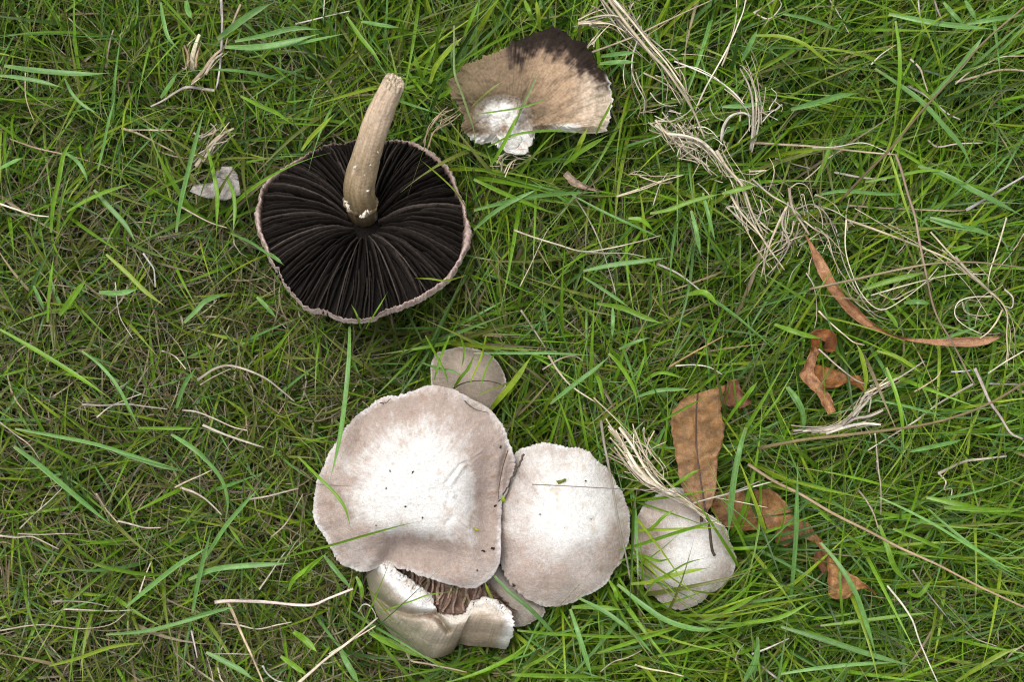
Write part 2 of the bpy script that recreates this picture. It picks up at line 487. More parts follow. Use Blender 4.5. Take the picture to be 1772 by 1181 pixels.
ov_out = P("c1", [(103, 690), (112, 600), (150, 510), (190, 480), (240, 445), (330, 390), (410, 358), (470, 350), (560, 345), (640, 345), (700, 345), (760, 357), (830, 400), (890, 460), (937, 560), (970, 660), (974, 740),
                  (950, 840), (882, 932), (800, 985), (700, 1030), (600, 1066), (500, 1082), (430, 1066), (340, 1046), (290, 1012), (240, 960), (185, 880), (145, 795), (108, 735)])
duv = on_plane(ov_out); ctr_uv = on_plane([(632, 374)])[0]
d_ = duv - ctr_uv
a_ = np.arctan2(d_[:, 1], d_[:, 0]); r_ = np.hypot(d_[:, 0], d_[:, 1]); o_ = np.argsort(a_)
NA = 720; th = np.linspace(-math.pi, math.pi, NA, endpoint=False)
Rr = np.interp(th, np.concatenate([a_[o_] - 2 * math.pi, a_[o_], a_[o_] + 2 * math.pi]), np.tile(r_[o_], 3))
kk = np.hanning(15); kk /= kk.sum(); Rr = np.convolve(np.concatenate([Rr[-40:], Rr, Rr[:40]]), kk, 'same')[40:-40]
Rmean = Rr.mean(); arc = th * Rmean
rag = (vnoise(arc / .0010 + 50, arc * 0, 41) - .5) * .0012 + (vnoise(arc / .0075 + 50, arc * 0, 42) - .5) * .0026 + (np.random.default_rng(5).random(NA) - .5) * .0006


def gill_w(rho):
    return np.interp(rho, [0, .13, .2, .3, .45, .65, .85, .93, 1], [-.008, -.007, -.003, .003, .0075, .0085, .0062, .0034, .0015])


over = thing("mushroom", (C0[0], C0[1], 0), "overturned mushroom with black gills and tan stem pointing up", "mushroom", "mushrooms lying picked on the grass")
# rim, outer skin and the bed from which the gills stand
bandw = .010 + .046 * smooth(-.1, .9, np.cos(th + .05)) + .03 * smooth(.6, 1, np.cos(th - math.pi + .1)) - .012 * smooth(.5, 1, np.sin(th)) + .022 * (vnoise(th * 5 + 9, th * 0, 3) - .5)
bandw = np.maximum(bandw, .005)
upper = smooth(.35, .8, np.sin(th))
rows, cols_ = [], []
prof = [(.02, -.0110), (.12, -.0105), (.25, -.005), (.45, .002), (.7, .003), (.88, .0005)]
for rho, w in prof:
    rows.append((np.full(NA, rho), np.full(NA, w), 'bed'))
rows.append((1 - bandw - .01, np.full(NA, -.0005), 'bed'))
rows.append((1 - bandw, .0022 - .0025 * upper, 'in'))
for f, w in ((.3, .0044), (.55, .0050), (.8, .0044), (1.0, .0026)):
    rows.append((1 - bandw * (1 - f), w - .0035 * upper, 'rim'))
for rho, w in ((1.0, .0005), (.985, -.003), (.94, -.008), (.84, -.014), (.66, -.020), (.42, -.024), (.18, -.026), (.01, -.0265)):
    rows.append((np.full(NA, rho), np.full(NA, w), 'skin'))
VV, CC = [], []
for i, (rho, w, kd) in enumerate(rows):
    rr = rho * (Rr + rag * smooth(.93, 1, rho))
    u = ctr_uv[0] + rr * np.cos(th); v = ctr_uv[1] + rr * np.sin(th)
    if kd in ('rim', 'in'): w = w + (vnoise(arc / .0011, arc * 0 + i * 3, 51) - .5) * .0009
    VV.append(disk(u, v, w))
    nz = vnoise(arc / .002, arc * 0 + i, 60)
    if kd == 'bed': c = np.tile(np.array((.010, .0075, .006)), (NA, 1))
    elif kd == 'in': c = mix(np.array((.06, .04, .032)), np.array((.20, .13, .10)), nz)
    elif kd == 'rim': c = mix(np.array((.30, .205, .17)), np.array((.56, .44, .39)), nz)
    else: c = mix(np.array((.52, .41, .35)), np.array((.70, .62, .56)), nz)
    CC.append(c)
VV = np.vstack(VV); CC = np.vstack(CC)
part("cap", VV, grid_quads(len(rows), NA, True), None, M_flesh, over, CC)
collide(VV, .03)
# fill the collider between sparse rings
for rho in np.linspace(.05, .97, 70):
    rr = rho * Rr; collide(disk(ctr_uv[0] + rr * np.cos(th), ctr_uv[1] + rr * np.sin(th), np.full(NA, .004)), .03)
# gills: thin plates, long ones from the stem and short ones between them
NG = 168
ga = np.linspace(-math.pi, math.pi, NG, endpoint=False) + rng.normal(0, .0045, NG)
ga += .010 * np.sin(ga * 23) + .007 * np.sin(ga * 41 + 1)
for gi, a in enumerate(ga):
    kind = gi % 4
    r0 = (.145, .50, .30, .62)[kind] + rng.uniform(-.02, .05)
    Rl = np.interp(a, th, Rr, period=2 * math.pi); bw = np.interp(a, th, bandw, period=2 * math.pi)
    r1 = 1 - bw - rng.uniform(.002, .014)
    ns = 13
    rho = np.linspace(r0, r1, ns)
    wig = rng.uniform(-.026, .026) * np.sin((rho - r0) / (r1 - r0) * rng.uniform(2, 5)) + rng.normal(0, .0012, ns) * smooth(r0, r0 + .2, rho)
    aa = a + wig
    hgt = rng.uniform(-.0010, .0008) + (kind in (1, 3)) * -.0006
    wt = gill_w(rho) + hgt + rng.normal(0, .00018, ns)
    ends = np.minimum(smooth(r0 - .001, r0 + .08, rho), 1); wt = wt - .004 * np.where(kind == 0, 0, 1 - ends)
    lean = rng.normal(0, .0006)
    half = .00026 + .00014 * rng.random()
    u = ctr_uv[0] + rho * Rl * np.cos(aa); v = ctr_uv[1] + rho * Rl * np.sin(aa)
    pu, pv = -np.sin(aa), np.cos(aa)
    tops = []
    for s_, w_, lf in ((-1.6, wt - .0055, 0), (-1, wt, lean), (1, wt, lean), (1.6, wt - .0055, 0)):
        tops.append(disk(u + pu * (half * s_ + lf), v + pv * (half * s_ + lf), w_))
    G = np.stack(tops, 0).reshape(-1, 3)
    tone = rng.uniform(.6, 1.3); pale = (.011 + (.075 if kind == 0 else .02) * rng.random() ** 2)
    cs = np.array((.0062, .0046, .0038)) * tone
    ce = np.array((pale * 1.0, pale * .80, pale * .68))
    cc = np.vstack([np.tile(cs, (ns, 1)), np.tile(ce, (ns, 1)), np.tile(ce, (ns, 1)), np.tile(cs, (ns, 1))])
    part("gill", G, grid_quads(4, ns), None, M_gill, over, cc)

# stem of the overturned mushroom
spx = P("c1", [(541, 634), (531, 590), (525, 530), (545, 430), (580, 310), (625, 190), (665, 105)])
sz = np.array([.022, .039, .050, .062, .076, .088, .097])
swid = np.array([58, 61, 64, 61, 57, 53, 46]) * .4232
cl = catmull(np.hstack([at(spx, sz), (swid * K * (CAM_H - sz))[:, None]]), 46)
ns_, na_ = len(cl), 56
tg = np.gradient(cl[:, :3], axis=0); tg /= np.linalg.norm(tg, axis=1)[:, None]
s1 = np.cross(tg, (0, 0, 1)); s1 /= np.linalg.norm(s1, axis=1)[:, None]; s2 = np.cross(s1, tg)
aa = np.linspace(0, 2 * math.pi, na_, endpoint=False)
tt = np.linspace(0, 1, ns_)
AA, TT = np.meshgrid(aa, tt)
rad = cl[:, 3][:, None] * (1 + .05 * np.sin(2 * AA + .6) + .07 * (fnoise(np.cos(AA) * 2 + 5 + np.sin(AA) * 1.3, TT * 5 + np.sin(AA), 70, 3) - .5)) * (1 + .10 * np.exp(-TT / .05))
rad *= 1 - .05 * smooth(.5, .75, vnoise(np.cos(AA) * 2.4 + 7, TT * 12 + np.sin(AA), 72)) - .03 * smooth(.55, .7, vnoise(np.cos(AA) * 7 + 3, TT * 5 + np.sin(AA) * 3, 73))
SV = cl[:, None, :3] + rad[..., None] * (np.cos(AA)[..., None] * s1[:, None] + np.sin(AA)[..., None] * s2[:, None])
t_ = TT.ravel(); nz = fnoise(AA.ravel() * 1.4, TT.ravel() * 9, 71, 3)
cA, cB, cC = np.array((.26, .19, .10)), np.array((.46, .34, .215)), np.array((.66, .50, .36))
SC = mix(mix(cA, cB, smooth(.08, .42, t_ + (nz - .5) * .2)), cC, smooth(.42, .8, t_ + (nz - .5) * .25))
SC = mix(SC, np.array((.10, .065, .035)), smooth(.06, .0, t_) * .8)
SC = mix(SC, np.array((.45, .24, .09)), smooth(.80, .97, t_) * smooth(.3, -.8, np.cos(AA.ravel() + .0)) * .75 * 0 + smooth(.78, .95, t_) * smooth(.1, .9, -np.cos(AA.ravel())) * .0)
SC = mix(SC, np.array((.74, .68, .58)), smooth(.74, .80, nz) * .5)
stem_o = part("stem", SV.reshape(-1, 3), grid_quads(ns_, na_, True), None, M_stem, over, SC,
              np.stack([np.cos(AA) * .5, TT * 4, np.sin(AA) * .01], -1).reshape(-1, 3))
collide(SV.reshape(-1, 3), .02)
# ragged pale ring left by the veil where the stem meets the gills
ra = np.linspace(0, 2 * math.pi, 90, endpoint=False)
RV, RC = [], []
for j, (dr, dt) in enumerate(((.0, .0042), (.0013, .0036), (.0022, .0012), (.0016, -.0016), (-.0004, -.002))):
    rr = np.interp(ra, aa, rad[3], period=2 * math.pi) + dr * .55 * (.35 + 1.3 * vnoise(ra * 5 + 3, ra * 0, 88)) + (vnoise(ra * 16, ra * 0 + j, 89) - .5) * .0006
    ax = dt * .6 * (.3 + 1.4 * vnoise(ra * 4 + 9, ra * 0, 90)) + (vnoise(ra * 13, ra * 0 + j, 91) - .5) * .0009
    RV.append(cl[3, :3] + rr[:, None] * (np.cos(ra)[:, None] * s1[3] + np.sin(ra)[:, None] * s2[3]) + ax[:, None] * tg[3])
    RC.append(mix(np.array((.20, .14, .08)), np.array((.44, .36, .25)), smooth(.5, .85, vnoise(ra * 6, ra * 0 + j * .4, 92))))
rebase(mk("veil_ring", np.vstack(RV), grid_quads(5, 90, True), None, M_flesh, stem_o, np.vstack(RC)))
# broken, crumbly end of the stem
re_ = np.concatenate([np.linspace(1.0, .02, 14)])
EV, EC = [], []
for j, f in enumerate(re_):
    rr = rad[-1] * f * (1.0 + .05 * (j < 2))
    ax = .0012 + .0045 * (fnoise(np.cos(aa) * f * 5 + 9, np.sin(aa) * f * 5 + 9, 81, 3) - .3) * smooth(1.02, .8, f)
    if j == 0: ax = np.full(na_, -.0012)
    EV.append(cl[-1, :3] + rr[:, None] * (np.cos(aa)[:, None] * s1[-1] + np.sin(aa)[:, None] * s2[-1]) + ax[:, None] * tg[-1])
    nz = fnoise(np.cos(aa) * f * 9 + 3, np.sin(aa) * f * 9, 83, 3)
    EC.append(mix(np.array((.26, .18, .11)), np.array((.68, .57, .43)), smooth(.25, .7, nz)))
cut = mk("broken_end", np.vstack(EV), grid_quads(len(re_), na_, True), None, M_flesh, stem_o, np.vstack(EC))
rebase(cut); cut["label"] = "pale crumbly broken end of the stem"


def flake(px, z, size, parent, colr, seed):
    r = np.random.default_rng(seed)
    c = at([px], z)[0]; k = 11
    a = np.linspace(0, 2 * math.pi, k, endpoint=False); ori = r.uniform(0, 6.28)
    rr = size * r.uniform(.45, 1.1, k); el = r.uniform(1.2, 2.4)
    x = rr * np.cos(a) * el; y = rr * np.sin(a)
    X = x * math.cos(ori) - y * math.sin(ori); Y = x * math.sin(ori) + y * math.cos(ori)
    ring = np.stack([c[0] + X, c[1] + Y, c[2] + r.uniform(-.0006, .0006, k)], 1)
    Vx = np.vstack([ring, ring - (0, 0, .0009), [c + (0, 0, .0007)], [c - (0, 0, .0012)]])
    i = np.arange(k); j = (i + 1) % k
    Tt = np.vstack([np.stack([i, j, np.full(k, 2 * k)], 1), np.stack([j + k, i + k, np.full(k, 2 * k + 1)], 1)])
    Qq = np.stack([i, i + k, j + k, j], 1)
    cc = np.tile(np.array(colr), (len(Vx), 1)) * r.uniform(.8, 1.15, (len(Vx), 1))
    return Vx, Qq, Tt, cc


for i, (x, y, z, s) in enumerate([(478, 610, .057, .0015), (470, 590, .056, .0011), (545, 640, .056, .0016), (530, 650, .055, .0011), (560, 630, .056, .0010), (507, 448, .074, .0013), (570, 440, .0755, .0007),
                                  (545, 480, .0735, .0006), (600, 385, .078, .0008), (560, 545, .066, .0008)]):
    Vx, Qq, Tt, cc = flake(P("c1", [(x, y)])[0], z - .0025, s * .75, stem_o, (.70, .65, .54), 100 + i)
    rebase(mk("veil_flake", Vx, Qq, Tt, M_flesh, stem_o, cc))

# ------------------------------------------------------------------ torn cap fragment
fr_out = P("c2", [(205, 500), (255, 440), (380, 370), (500, 310), (600, 266), (650, 236), (760, 180), (880, 140), (960, 113), (1030, 140), (1110, 200), (1190, 228), (1240, 300), (1290, 400), (1340, 450), (1382, 540), (1392, 640),
                  (1386, 740), (1350, 862), (1285, 892), (1150, 886), (1000, 872), (900, 862), (832, 882), (800, 962), (720, 1018), (650, 1004), (560, 985), (500, 955), (400, 957), (330, 912), (298, 850), (296, 760), (250, 680), (205, 580)])
fc = P("c2", [(720, 640)])[0]
d = fr_out - fc; ang = np.arctan2(d[:, 1], d[:, 0]); r = np.hypot(d[:, 0], d[:, 1]); o = np.argsort(ang)
NA = 640; th = np.linspace(-math.pi, math.pi, NA, endpoint=False)
R = np.interp(th, np.concatenate([ang[o] - 2 * math.pi, ang[o], ang[o] + 2 * math.pi]), np.tile(r[o], 3))
k = np.hanning(9); k /= k.sum(); R = np.convolve(np.concatenate([R[-30:], R, R[:30]]), k, 'same')[30:-30]
R += (vnoise(th * 40, th * 0, 91) - .5) * 5 + (vnoise(th * 14, th * 0, 92) - .5) * 5
rho = np.concatenate([[.004], np.linspace(.02, 1, 84)])
PX = fc[0] + rho[:, None] * R * np.cos(th); PY = fc[1] + rho[:, None] * R * np.sin(th)
cx, cy = (PX - 730) / .237, (PY - 20) / .237        # fragment's own layout
rho2 = np.broadcast_to(rho[:, None], PX.shape)
fz = .036 + .012 * (1 - ((cx - 760) / 640) ** 2) * .8 + .007 * (1 - ((cy - 520) / 450) ** 2) - .004 * smooth(.8, 1, rho2) - .004 * np.exp(-((cx - 760) / 60) ** 2 - ((cy - 760) / 150) ** 2)
fz += .003 * np.exp(-((cx - 640) / 130) ** 2 - ((cy - 800) / 120) ** 2) - .0035 * np.exp(-((cx - 800) / 70) ** 2 - ((cy - 420) / 200) ** 2)
# fibres radiate from the torn stump
ax_, ay_ = cx - 640, cy - 900
fa = np.arctan2(ax_, -ay_); fd = np.hypot(ax_, ay_) / 800
fz += (fnoise(fa * 40, fd * 2.2, 93, 3) - .5) * .0007 * smooth(.1, .4, fd) + (fnoise(cx / 120, cy / 120, 94, 3) - .5) * .0050 + (fnoise(cx / 45, cy / 45, 194, 2) - .5) * .0012
fz += np.where((fd < .35), (fnoise(cx / 34, cy / 34, 95, 3) - .5) * .0025, 0)
n1 = fnoise(cx / 120, cy / 120, 96, 3); n2 = .5 * fnoise(fa * 44, fd * 4, 97, 3) + .5 * fnoise(cx / 70 + 8, cy / 70, 197, 3); n3 = fnoise(cx / 40, cy / 40, 98, 3)
umber = np.array((.21, .15, .095)); tan_ = np.array((.42, .29, .185)); cream = np.array((.66, .53, .40)); white_ = np.array((.83, .80, .75)); char = np.array((.013, .009, .007)); olive = np.array((.17, .13, .075))
FC = mix(umber, olive, smooth(520, 250, cx + (n1 - .5) * 300))
FC = mix(FC, tan_, smooth(620, 900, cx - (cy - 500) * .2 + (n2 - .5) * 500))
FC = mix(FC, cream, smooth(1020, 1330, cx + (n1 - .5) * 200))
FC = mix(FC, umber * .8, np.exp(-((cx - 790) / 120) ** 2 - ((cy - 580) / 260) ** 2) * smooth(.35, .6, n2))
FC = mix(FC, olive * .55, np.exp(-((cx - 480) / 150) ** 2 - ((cy - 640) / 70) ** 2) * .95)
FC = mix(FC, umber * .85, np.exp(-((cx - 850) / 170) ** 2 - ((cy - 730) / 60) ** 2) * .7)
edge_y = np.interp(cx, [560, 620, 700, 800, 900, 1000, 1100, 1200, 1320], [240, 310, 330, 320, 300, 310, 380, 460, 510])
FC = mix(FC, char * 6, smooth(110, -40, cy - edge_y + (n2 - .5) * 260 + (n3 - .5) * 120) * smooth(560, 640, cx))
FC = mix(FC, char, smooth(20, -90, cy - edge_y + (n2 - .5) * 260 + (n3 - .5) * 200) * smooth(600, 680, cx) * (.65 + .35 * n3))
st = np.exp(-((cx - 590) / 120) ** 2 - ((cy - 760) / 85) ** 2) * 1.5 + np.exp(-((cx - 700) / 115) ** 2 - ((cy - 935) / 75) ** 2) * 1.5 + smooth(800, 860, cy + (n3 - .5) * 50) * smooth(880, 980, cx) * smooth(1200, 1080, cx) * .9 + smooth(880, 930, cy) * .7
FC = mix(FC, white_, np.clip(st * 1.1 + (n3 - .5) * .6 * (st > .15), 0, 1) * (st > .05))
FC = mix(FC, white_ * .95, smooth(.965, 1, rho2) * smooth(1150, 1350, cx) * smooth(440, 520, cy) * .8)
FC = mix(FC, np.array((.34, .17, .09)), np.exp(-((cx - 600) / 26) ** 2 - ((cy - 850) / 45) ** 2) * .8)
top = at(np.stack([PX.ravel(), PY.ravel()], 1), fz.ravel())
rb = np.array([.985, .93, .75, .4, .02])
idx = np.clip(np.searchsorted(rho, rb), 0, len(rho) - 1)
bot = top.reshape(len(rho), NA, 3)[idx] - np.array((0, 0, 1)) * (np.array([.0035, .006, .009, .010, .010])[:, None, None])
FV = np.vstack([top, bot.reshape(-1, 3)])
FCb = np.tile(np.array((.55, .46, .37)), (len(rb) * NA, 1))
blv = np.vstack([np.stack([fa.ravel(), fd.ravel(), np.zeros(fa.size)], 1), np.zeros((len(rb) * NA, 3))])
fcw = at([fc], 0)[0]
frag = thing("mushroom_fragment", fcw, "torn brown piece of mushroom cap with blackened edge and white stump", "mushroom piece")
part("cap_flesh", FV, grid_quads(len(rho) + len(rb), NA, True), None, M_frag, frag, np.vstack([FC.reshape(-1, 3), FCb]), blv)
# lumpy white stump where the stem broke off
for i, (x, y, s) in enumerate([(700, 950, .0062), (640, 930, .0045)]):
    r = np.random.default_rng(300 + i)
    cpx = P("c2", [(x, y)])[0]; zz = float(np.interp(0, [0], [1])) * 0
    j = np.argmin((cx.ravel() - x) ** 2 + (cy.ravel() - y) ** 2); z = fz.ravel()[j]
    c = at([cpx], z)[0]
    a1 = np.linspace(0, 2 * math.pi, 22, endpoint=False); e1_ = np.linspace(-.5, 1.45, 9)
    AAA, EE = np.meshgrid(a1, e1_)
    rr = s * (1 + 1.1 * (fnoise(np.cos(AAA) * 2.2 + 5 + i, np.sin(AAA) * 2.2 + EE * 1.5 + i, 310 + i, 3) - .5))
    Vv = np.stack([c[0] + rr * np.cos(EE) * np.cos(AAA) * 1.25, c[1] + rr * np.cos(EE) * np.sin(AAA), c[2] + rr * np.sin(EE) * .17 - .0006], -1).reshape(-1, 3)
    cc = mix(np.array((.66, .58, .48)), white_, smooth(.3, .5, fnoise(AAA.ravel() * 3, EE.ravel() * 5, 320 + i, 2)))
    part("torn_flesh", Vv, grid_quads(9, 22, True), None, M_flesh, frag, cc)
collide(FV, .05)

# ------------------------------------------------------------------ tipped mushroom under the largest cap: folded cap, gills showing
Rl = P("d6", [(200, 190), (330, 290), (450, 380), (580, 470), (700, 592), (722, 640), (860, 662), (1005, 625), (1040, 570), (1170, 537), (1290, 600), (1388, 640)])
Bl = P("d6", [(70, 300), (130, 540), (190, 690), (300, 830), (450, 950), (620, 1035), (740, 1035), (850, 985), (900, 915), (1000, 932), (1200, 946), (1318, 965)])
Tl = P("d6", [(215, 120), (400, 190), (560, 230), (700, 260), (850, 300), (950, 330), (1050, 350), (1120, 360), (1190, 400), (1260, 470), (1320, 540), (1395, 600)])
NS, NT = 260, 64
Rc, Bc, Tc = catmull(Rl, NS), catmull(Bl, NS), catmull(Tl, NS)
sN = np.linspace(0, 1, NS)
frng = (vnoise(sN * 150, sN * 0, 401) - .5) * 2.6 + (vnoise(sN * 45, sN * 0, 402) - .5) * 2.4
Rc[:, 1] += frng
tv = np.linspace(0, 1, NT) ** 1.1
PXm = Rc[None] * (1 - tv)[:, None, None] + Bc[None] * tv[:, None, None]
SS, TTm = np.meshgrid(sN, tv)
endr = smooth(.93, 1, SS)
PXm[..., 0] += endr * (9 * np.sin(math.pi * TTm) + (vnoise(TTm * 40, TTm * 0, 403) - .5) * 5)
mx_, my_ = (PXm[..., 0] - 620) / .1919, (PXm[..., 1] - 940) / .1919
zm = .040 - .034 * TTm ** 1.9 + .006 * np.sin(np.clip(TTm * 1.5, 0, 1) * math.pi) * smooth(.0, .1, SS)
fl = np.stack([mx_.ravel(), my_.ravel()], 1)
cr1 = polyd(fl, np.array([(180, 500), (300, 590), (450, 640), (690, 650), (740, 700), (810, 790)], float)).reshape(mx_.shape)
zm -= .0095 * np.exp(-(cr1 / 34) ** 2)
zm -= .006 * np.exp(-((mx_ - 900) / 60) ** 2 - ((my_ - 900) / 110) ** 2)
zm += (fnoise(mx_ / 90, my_ / 90, 404, 3) - .5) * .0035 + .004 * np.exp(-((mx_ - 1180) / 150) ** 2 - ((my_ - 720) / 160) ** 2)
nz = fnoise(mx_ / 110, my_ / 110, 405, 3); nst = fnoise(my_ / 14, mx_ / 220, 406, 3)
cw, ct, cg, cb = np.array((.86, .84, .81)), np.array((.45, .35, .26)), np.array((.38, .35, .24)), np.array((.54, .45, .36))
MC = mix(cb, cg, smooth(.35, .8, TTm + (nz - .5) * .6) * smooth(.62, .5, SS))
MC = mix(MC, ct, smooth(.56, .7, SS) * smooth(.2, .7, nst * .6 + nz * .5))
MC = mix(MC, cw, smooth(.42, .20, TTm + (nz - .5) * .14) * smooth(.47, .42, SS))
MC = mix(MC, np.array((.70, .64, .56)), smooth(.30, .15, TTm) * smooth(.42, .55, SS) * .8)
MC = mix(MC, cw, smooth(.935, .985, SS + (nz - .5) * .03) * .9 + smooth(.05, .0, TTm) * smooth(.64, .68, SS) * .9 * (1 - smooth(.935, .985, SS)))
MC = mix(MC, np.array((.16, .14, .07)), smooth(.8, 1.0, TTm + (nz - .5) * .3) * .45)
MC = mix(MC, np.array((.20, .17, .085)), np.exp(-(cr1 / 42) ** 2) * (.35 + .5 * nz))  # greenish stain along the crease, which also paints in its shading
MC = mix(MC, np.array((.33, .30, .19)), smooth(.45, .9, TTm + (nz - .5) * .5) * smooth(.62, .5, SS) * .6)
outer = at(PXm.reshape(-1, 2), zm.ravel())
tip_base = at([P("d6", [(600, 650)])[0]], 0)[0]
tip = thing("mushroom", tip_base, "tipped mushroom with folded rim and brown gills showing beneath the largest cap", "mushroom", "mushrooms growing in the turf")
# thickness: an inner sheet, joined at the rim
inner_t = np.linspace(.03, 1, 14)
ii = np.clip(np.searchsorted(tv, inner_t), 0, NT - 1)
inn = outer.reshape(NT, NS, 3)[ii].copy(); inn[..., 2] -= .0032; inn[..., 1] += .0010
Vt = np.vstack([inn[::-1].reshape(-1, 3), outer])
Ct = np.vstack([np.tile(np.array((.30, .20, .15)), (14 * NS, 1)), MC.reshape(-1, 3)])
Ct[12 * NS:14 * NS] = (.70, .62, .55)
part("cap", Vt, grid_quads(14 + NT, NS), None, M_cap, tip, Ct)
collide(outer, .05)
# gill bed inside the fold
NB = 26
tb = np.linspace(0, 1, NB)
PB = (Rc + (2, -1))[None] * (1 - tb)[:, None, None] + Tc[None] * tb[:, None, None]
zb = .0345 - .010 * np.sin(np.clip(tb, 0, 1) * math.pi * .8)[:, None] + (fnoise(PB[..., 0] / 16, PB[..., 1] / 16, 410, 3) - .5) * .003
part("gill_bed", at(PB.reshape(-1, 2), zb.ravel()), grid_quads(NB, NS), None, M_gill, tip,
     mix(np.array((.12, .075, .055)), np.array((.30, .20, .155)), fnoise(PB[..., 0].ravel() / 8, PB[..., 1].ravel() / 8, 411, 3)))
for gi in range(44):
    s_ = (gi + .5) / 44 + rng.normal(0, .002); i = int(np.clip(s_ * NS, 0, NS - 1)); i2 = int(np.clip(i + rng.integers(-7, 8), 0, NS - 1))
    t = np.linspace(.03, .98, 12)
    line = (Rc[i] + (2, -2)) * (1 - t)[:, None] + Tc[i2] * t[:, None]
    bow = rng.normal(0, 5.5) * np.sin(t * math.pi) + rng.normal(0, 3.5) * np.sin(t * 2 * math.pi + rng.uniform(0, 3)) + rng.normal(0, .5, 12)
    line[:, 0] += bow
    zg = .0345 - .010 * np.sin(t * math.pi * .8) + .0018 + rng.normal(0, .0013) + .0015 * np.sin(t * rng.uniform(4, 12) + rng.uniform(0, 6))
    hw = rng.uniform(1.3, 2.6)
    rowsg = []
    for off, dz in ((-1.5, -.005), (-1, 0), (1, 0), (1.5, -.005)):
        rowsg.append(at(line + np.array((off * hw, 0)), zg + dz))
    tone = rng.uniform(.7, 1.4)
    cs = np.array((.17, .11, .085)) * tone; ce = np.array((.34, .24, .19)) * tone
    cc = np.vstack([np.tile(x, (12, 1)) for x in (cs, ce, ce, cs)])
    part("gill", np.vstack(rowsg), grid_quads(4, 12), None, M_gill, tip, cc)
# thick, pale, curled lips of flesh along the broken rim
for k_, (a_i, b_i, lr) in enumerate(((0, 108, .0026), (170, 259, .0021))):
    ctr = at(Rc[a_i:b_i] + np.array((0, 1.5)), .0385 + (zm[0, a_i:b_i] - .040) * .8)
    nL = len(ctr); tL = np.gradient(ctr, axis=0); tL /= np.linalg.norm(tL, axis=1)[:, None]
    p1 = np.cross(tL, (0, 0, 1.0)); p1 /= np.linalg.norm(p1, axis=1)[:, None]; p2 = np.cross(p1, tL)
    al = np.linspace(0, 2 * math.pi, 16, endpoint=False); sL = np.linspace(0, 1, nL)
    AL, SL = np.meshgrid(al, sL)
    rL = lr * (1 + .7 * (fnoise(SL * 16, np.cos(AL) * 2 + 4, 420 + k_, 3) - .5) + .5 * (fnoise(SL * 60, np.sin(AL) * 3 + 4, 430 + k_, 2) - .5)) * np.sqrt(np.clip(np.sin(np.clip(SL, .02, .98) * math.pi) * 2.5, 0, 1))
    LV_ = ctr[:, None] + rL[..., None] * (np.cos(AL)[..., None] * p1[:, None] * 1.35 + np.sin(AL)[..., None] * p2[:, None] * .9)
    LC = mix(np.array((.60, .52, .44)), np.array((.78, .755, .72)), smooth(.3, .55, fnoise(SL.ravel() * 25, AL.ravel() * 2, 440 + k_, 3)))
    part("torn_lip", LV_.reshape(-1, 3), grid_quads(nL, 16, True), None, M_flesh, tip, LC)
# its stem lies under the fold
ss = np.linspace(0, 1, 8); sa = np.linspace(0, 2 * math.pi, 14, endpoint=False)
b0 = tip_base + np.array((.004, .022, -.004)); b1 = tip_base + np.array((.0, .004, .020))
cen = b0 * (1 - ss)[:, None] + b1 * ss[:, None]
SVt = cen[:, None] + .009 * (np.cos(sa)[None, :, None] * np.array((1, 0, 0)) + np.sin(sa)[None, :, None] * np.array((0, .75, .6)))
part("stem", SVt.reshape(-1, 3), grid_quads(8, 14, True), None, M_stem, tip, np.tile(np.array((.5, .44, .34)), (112, 1)), np.zeros((112, 3)))

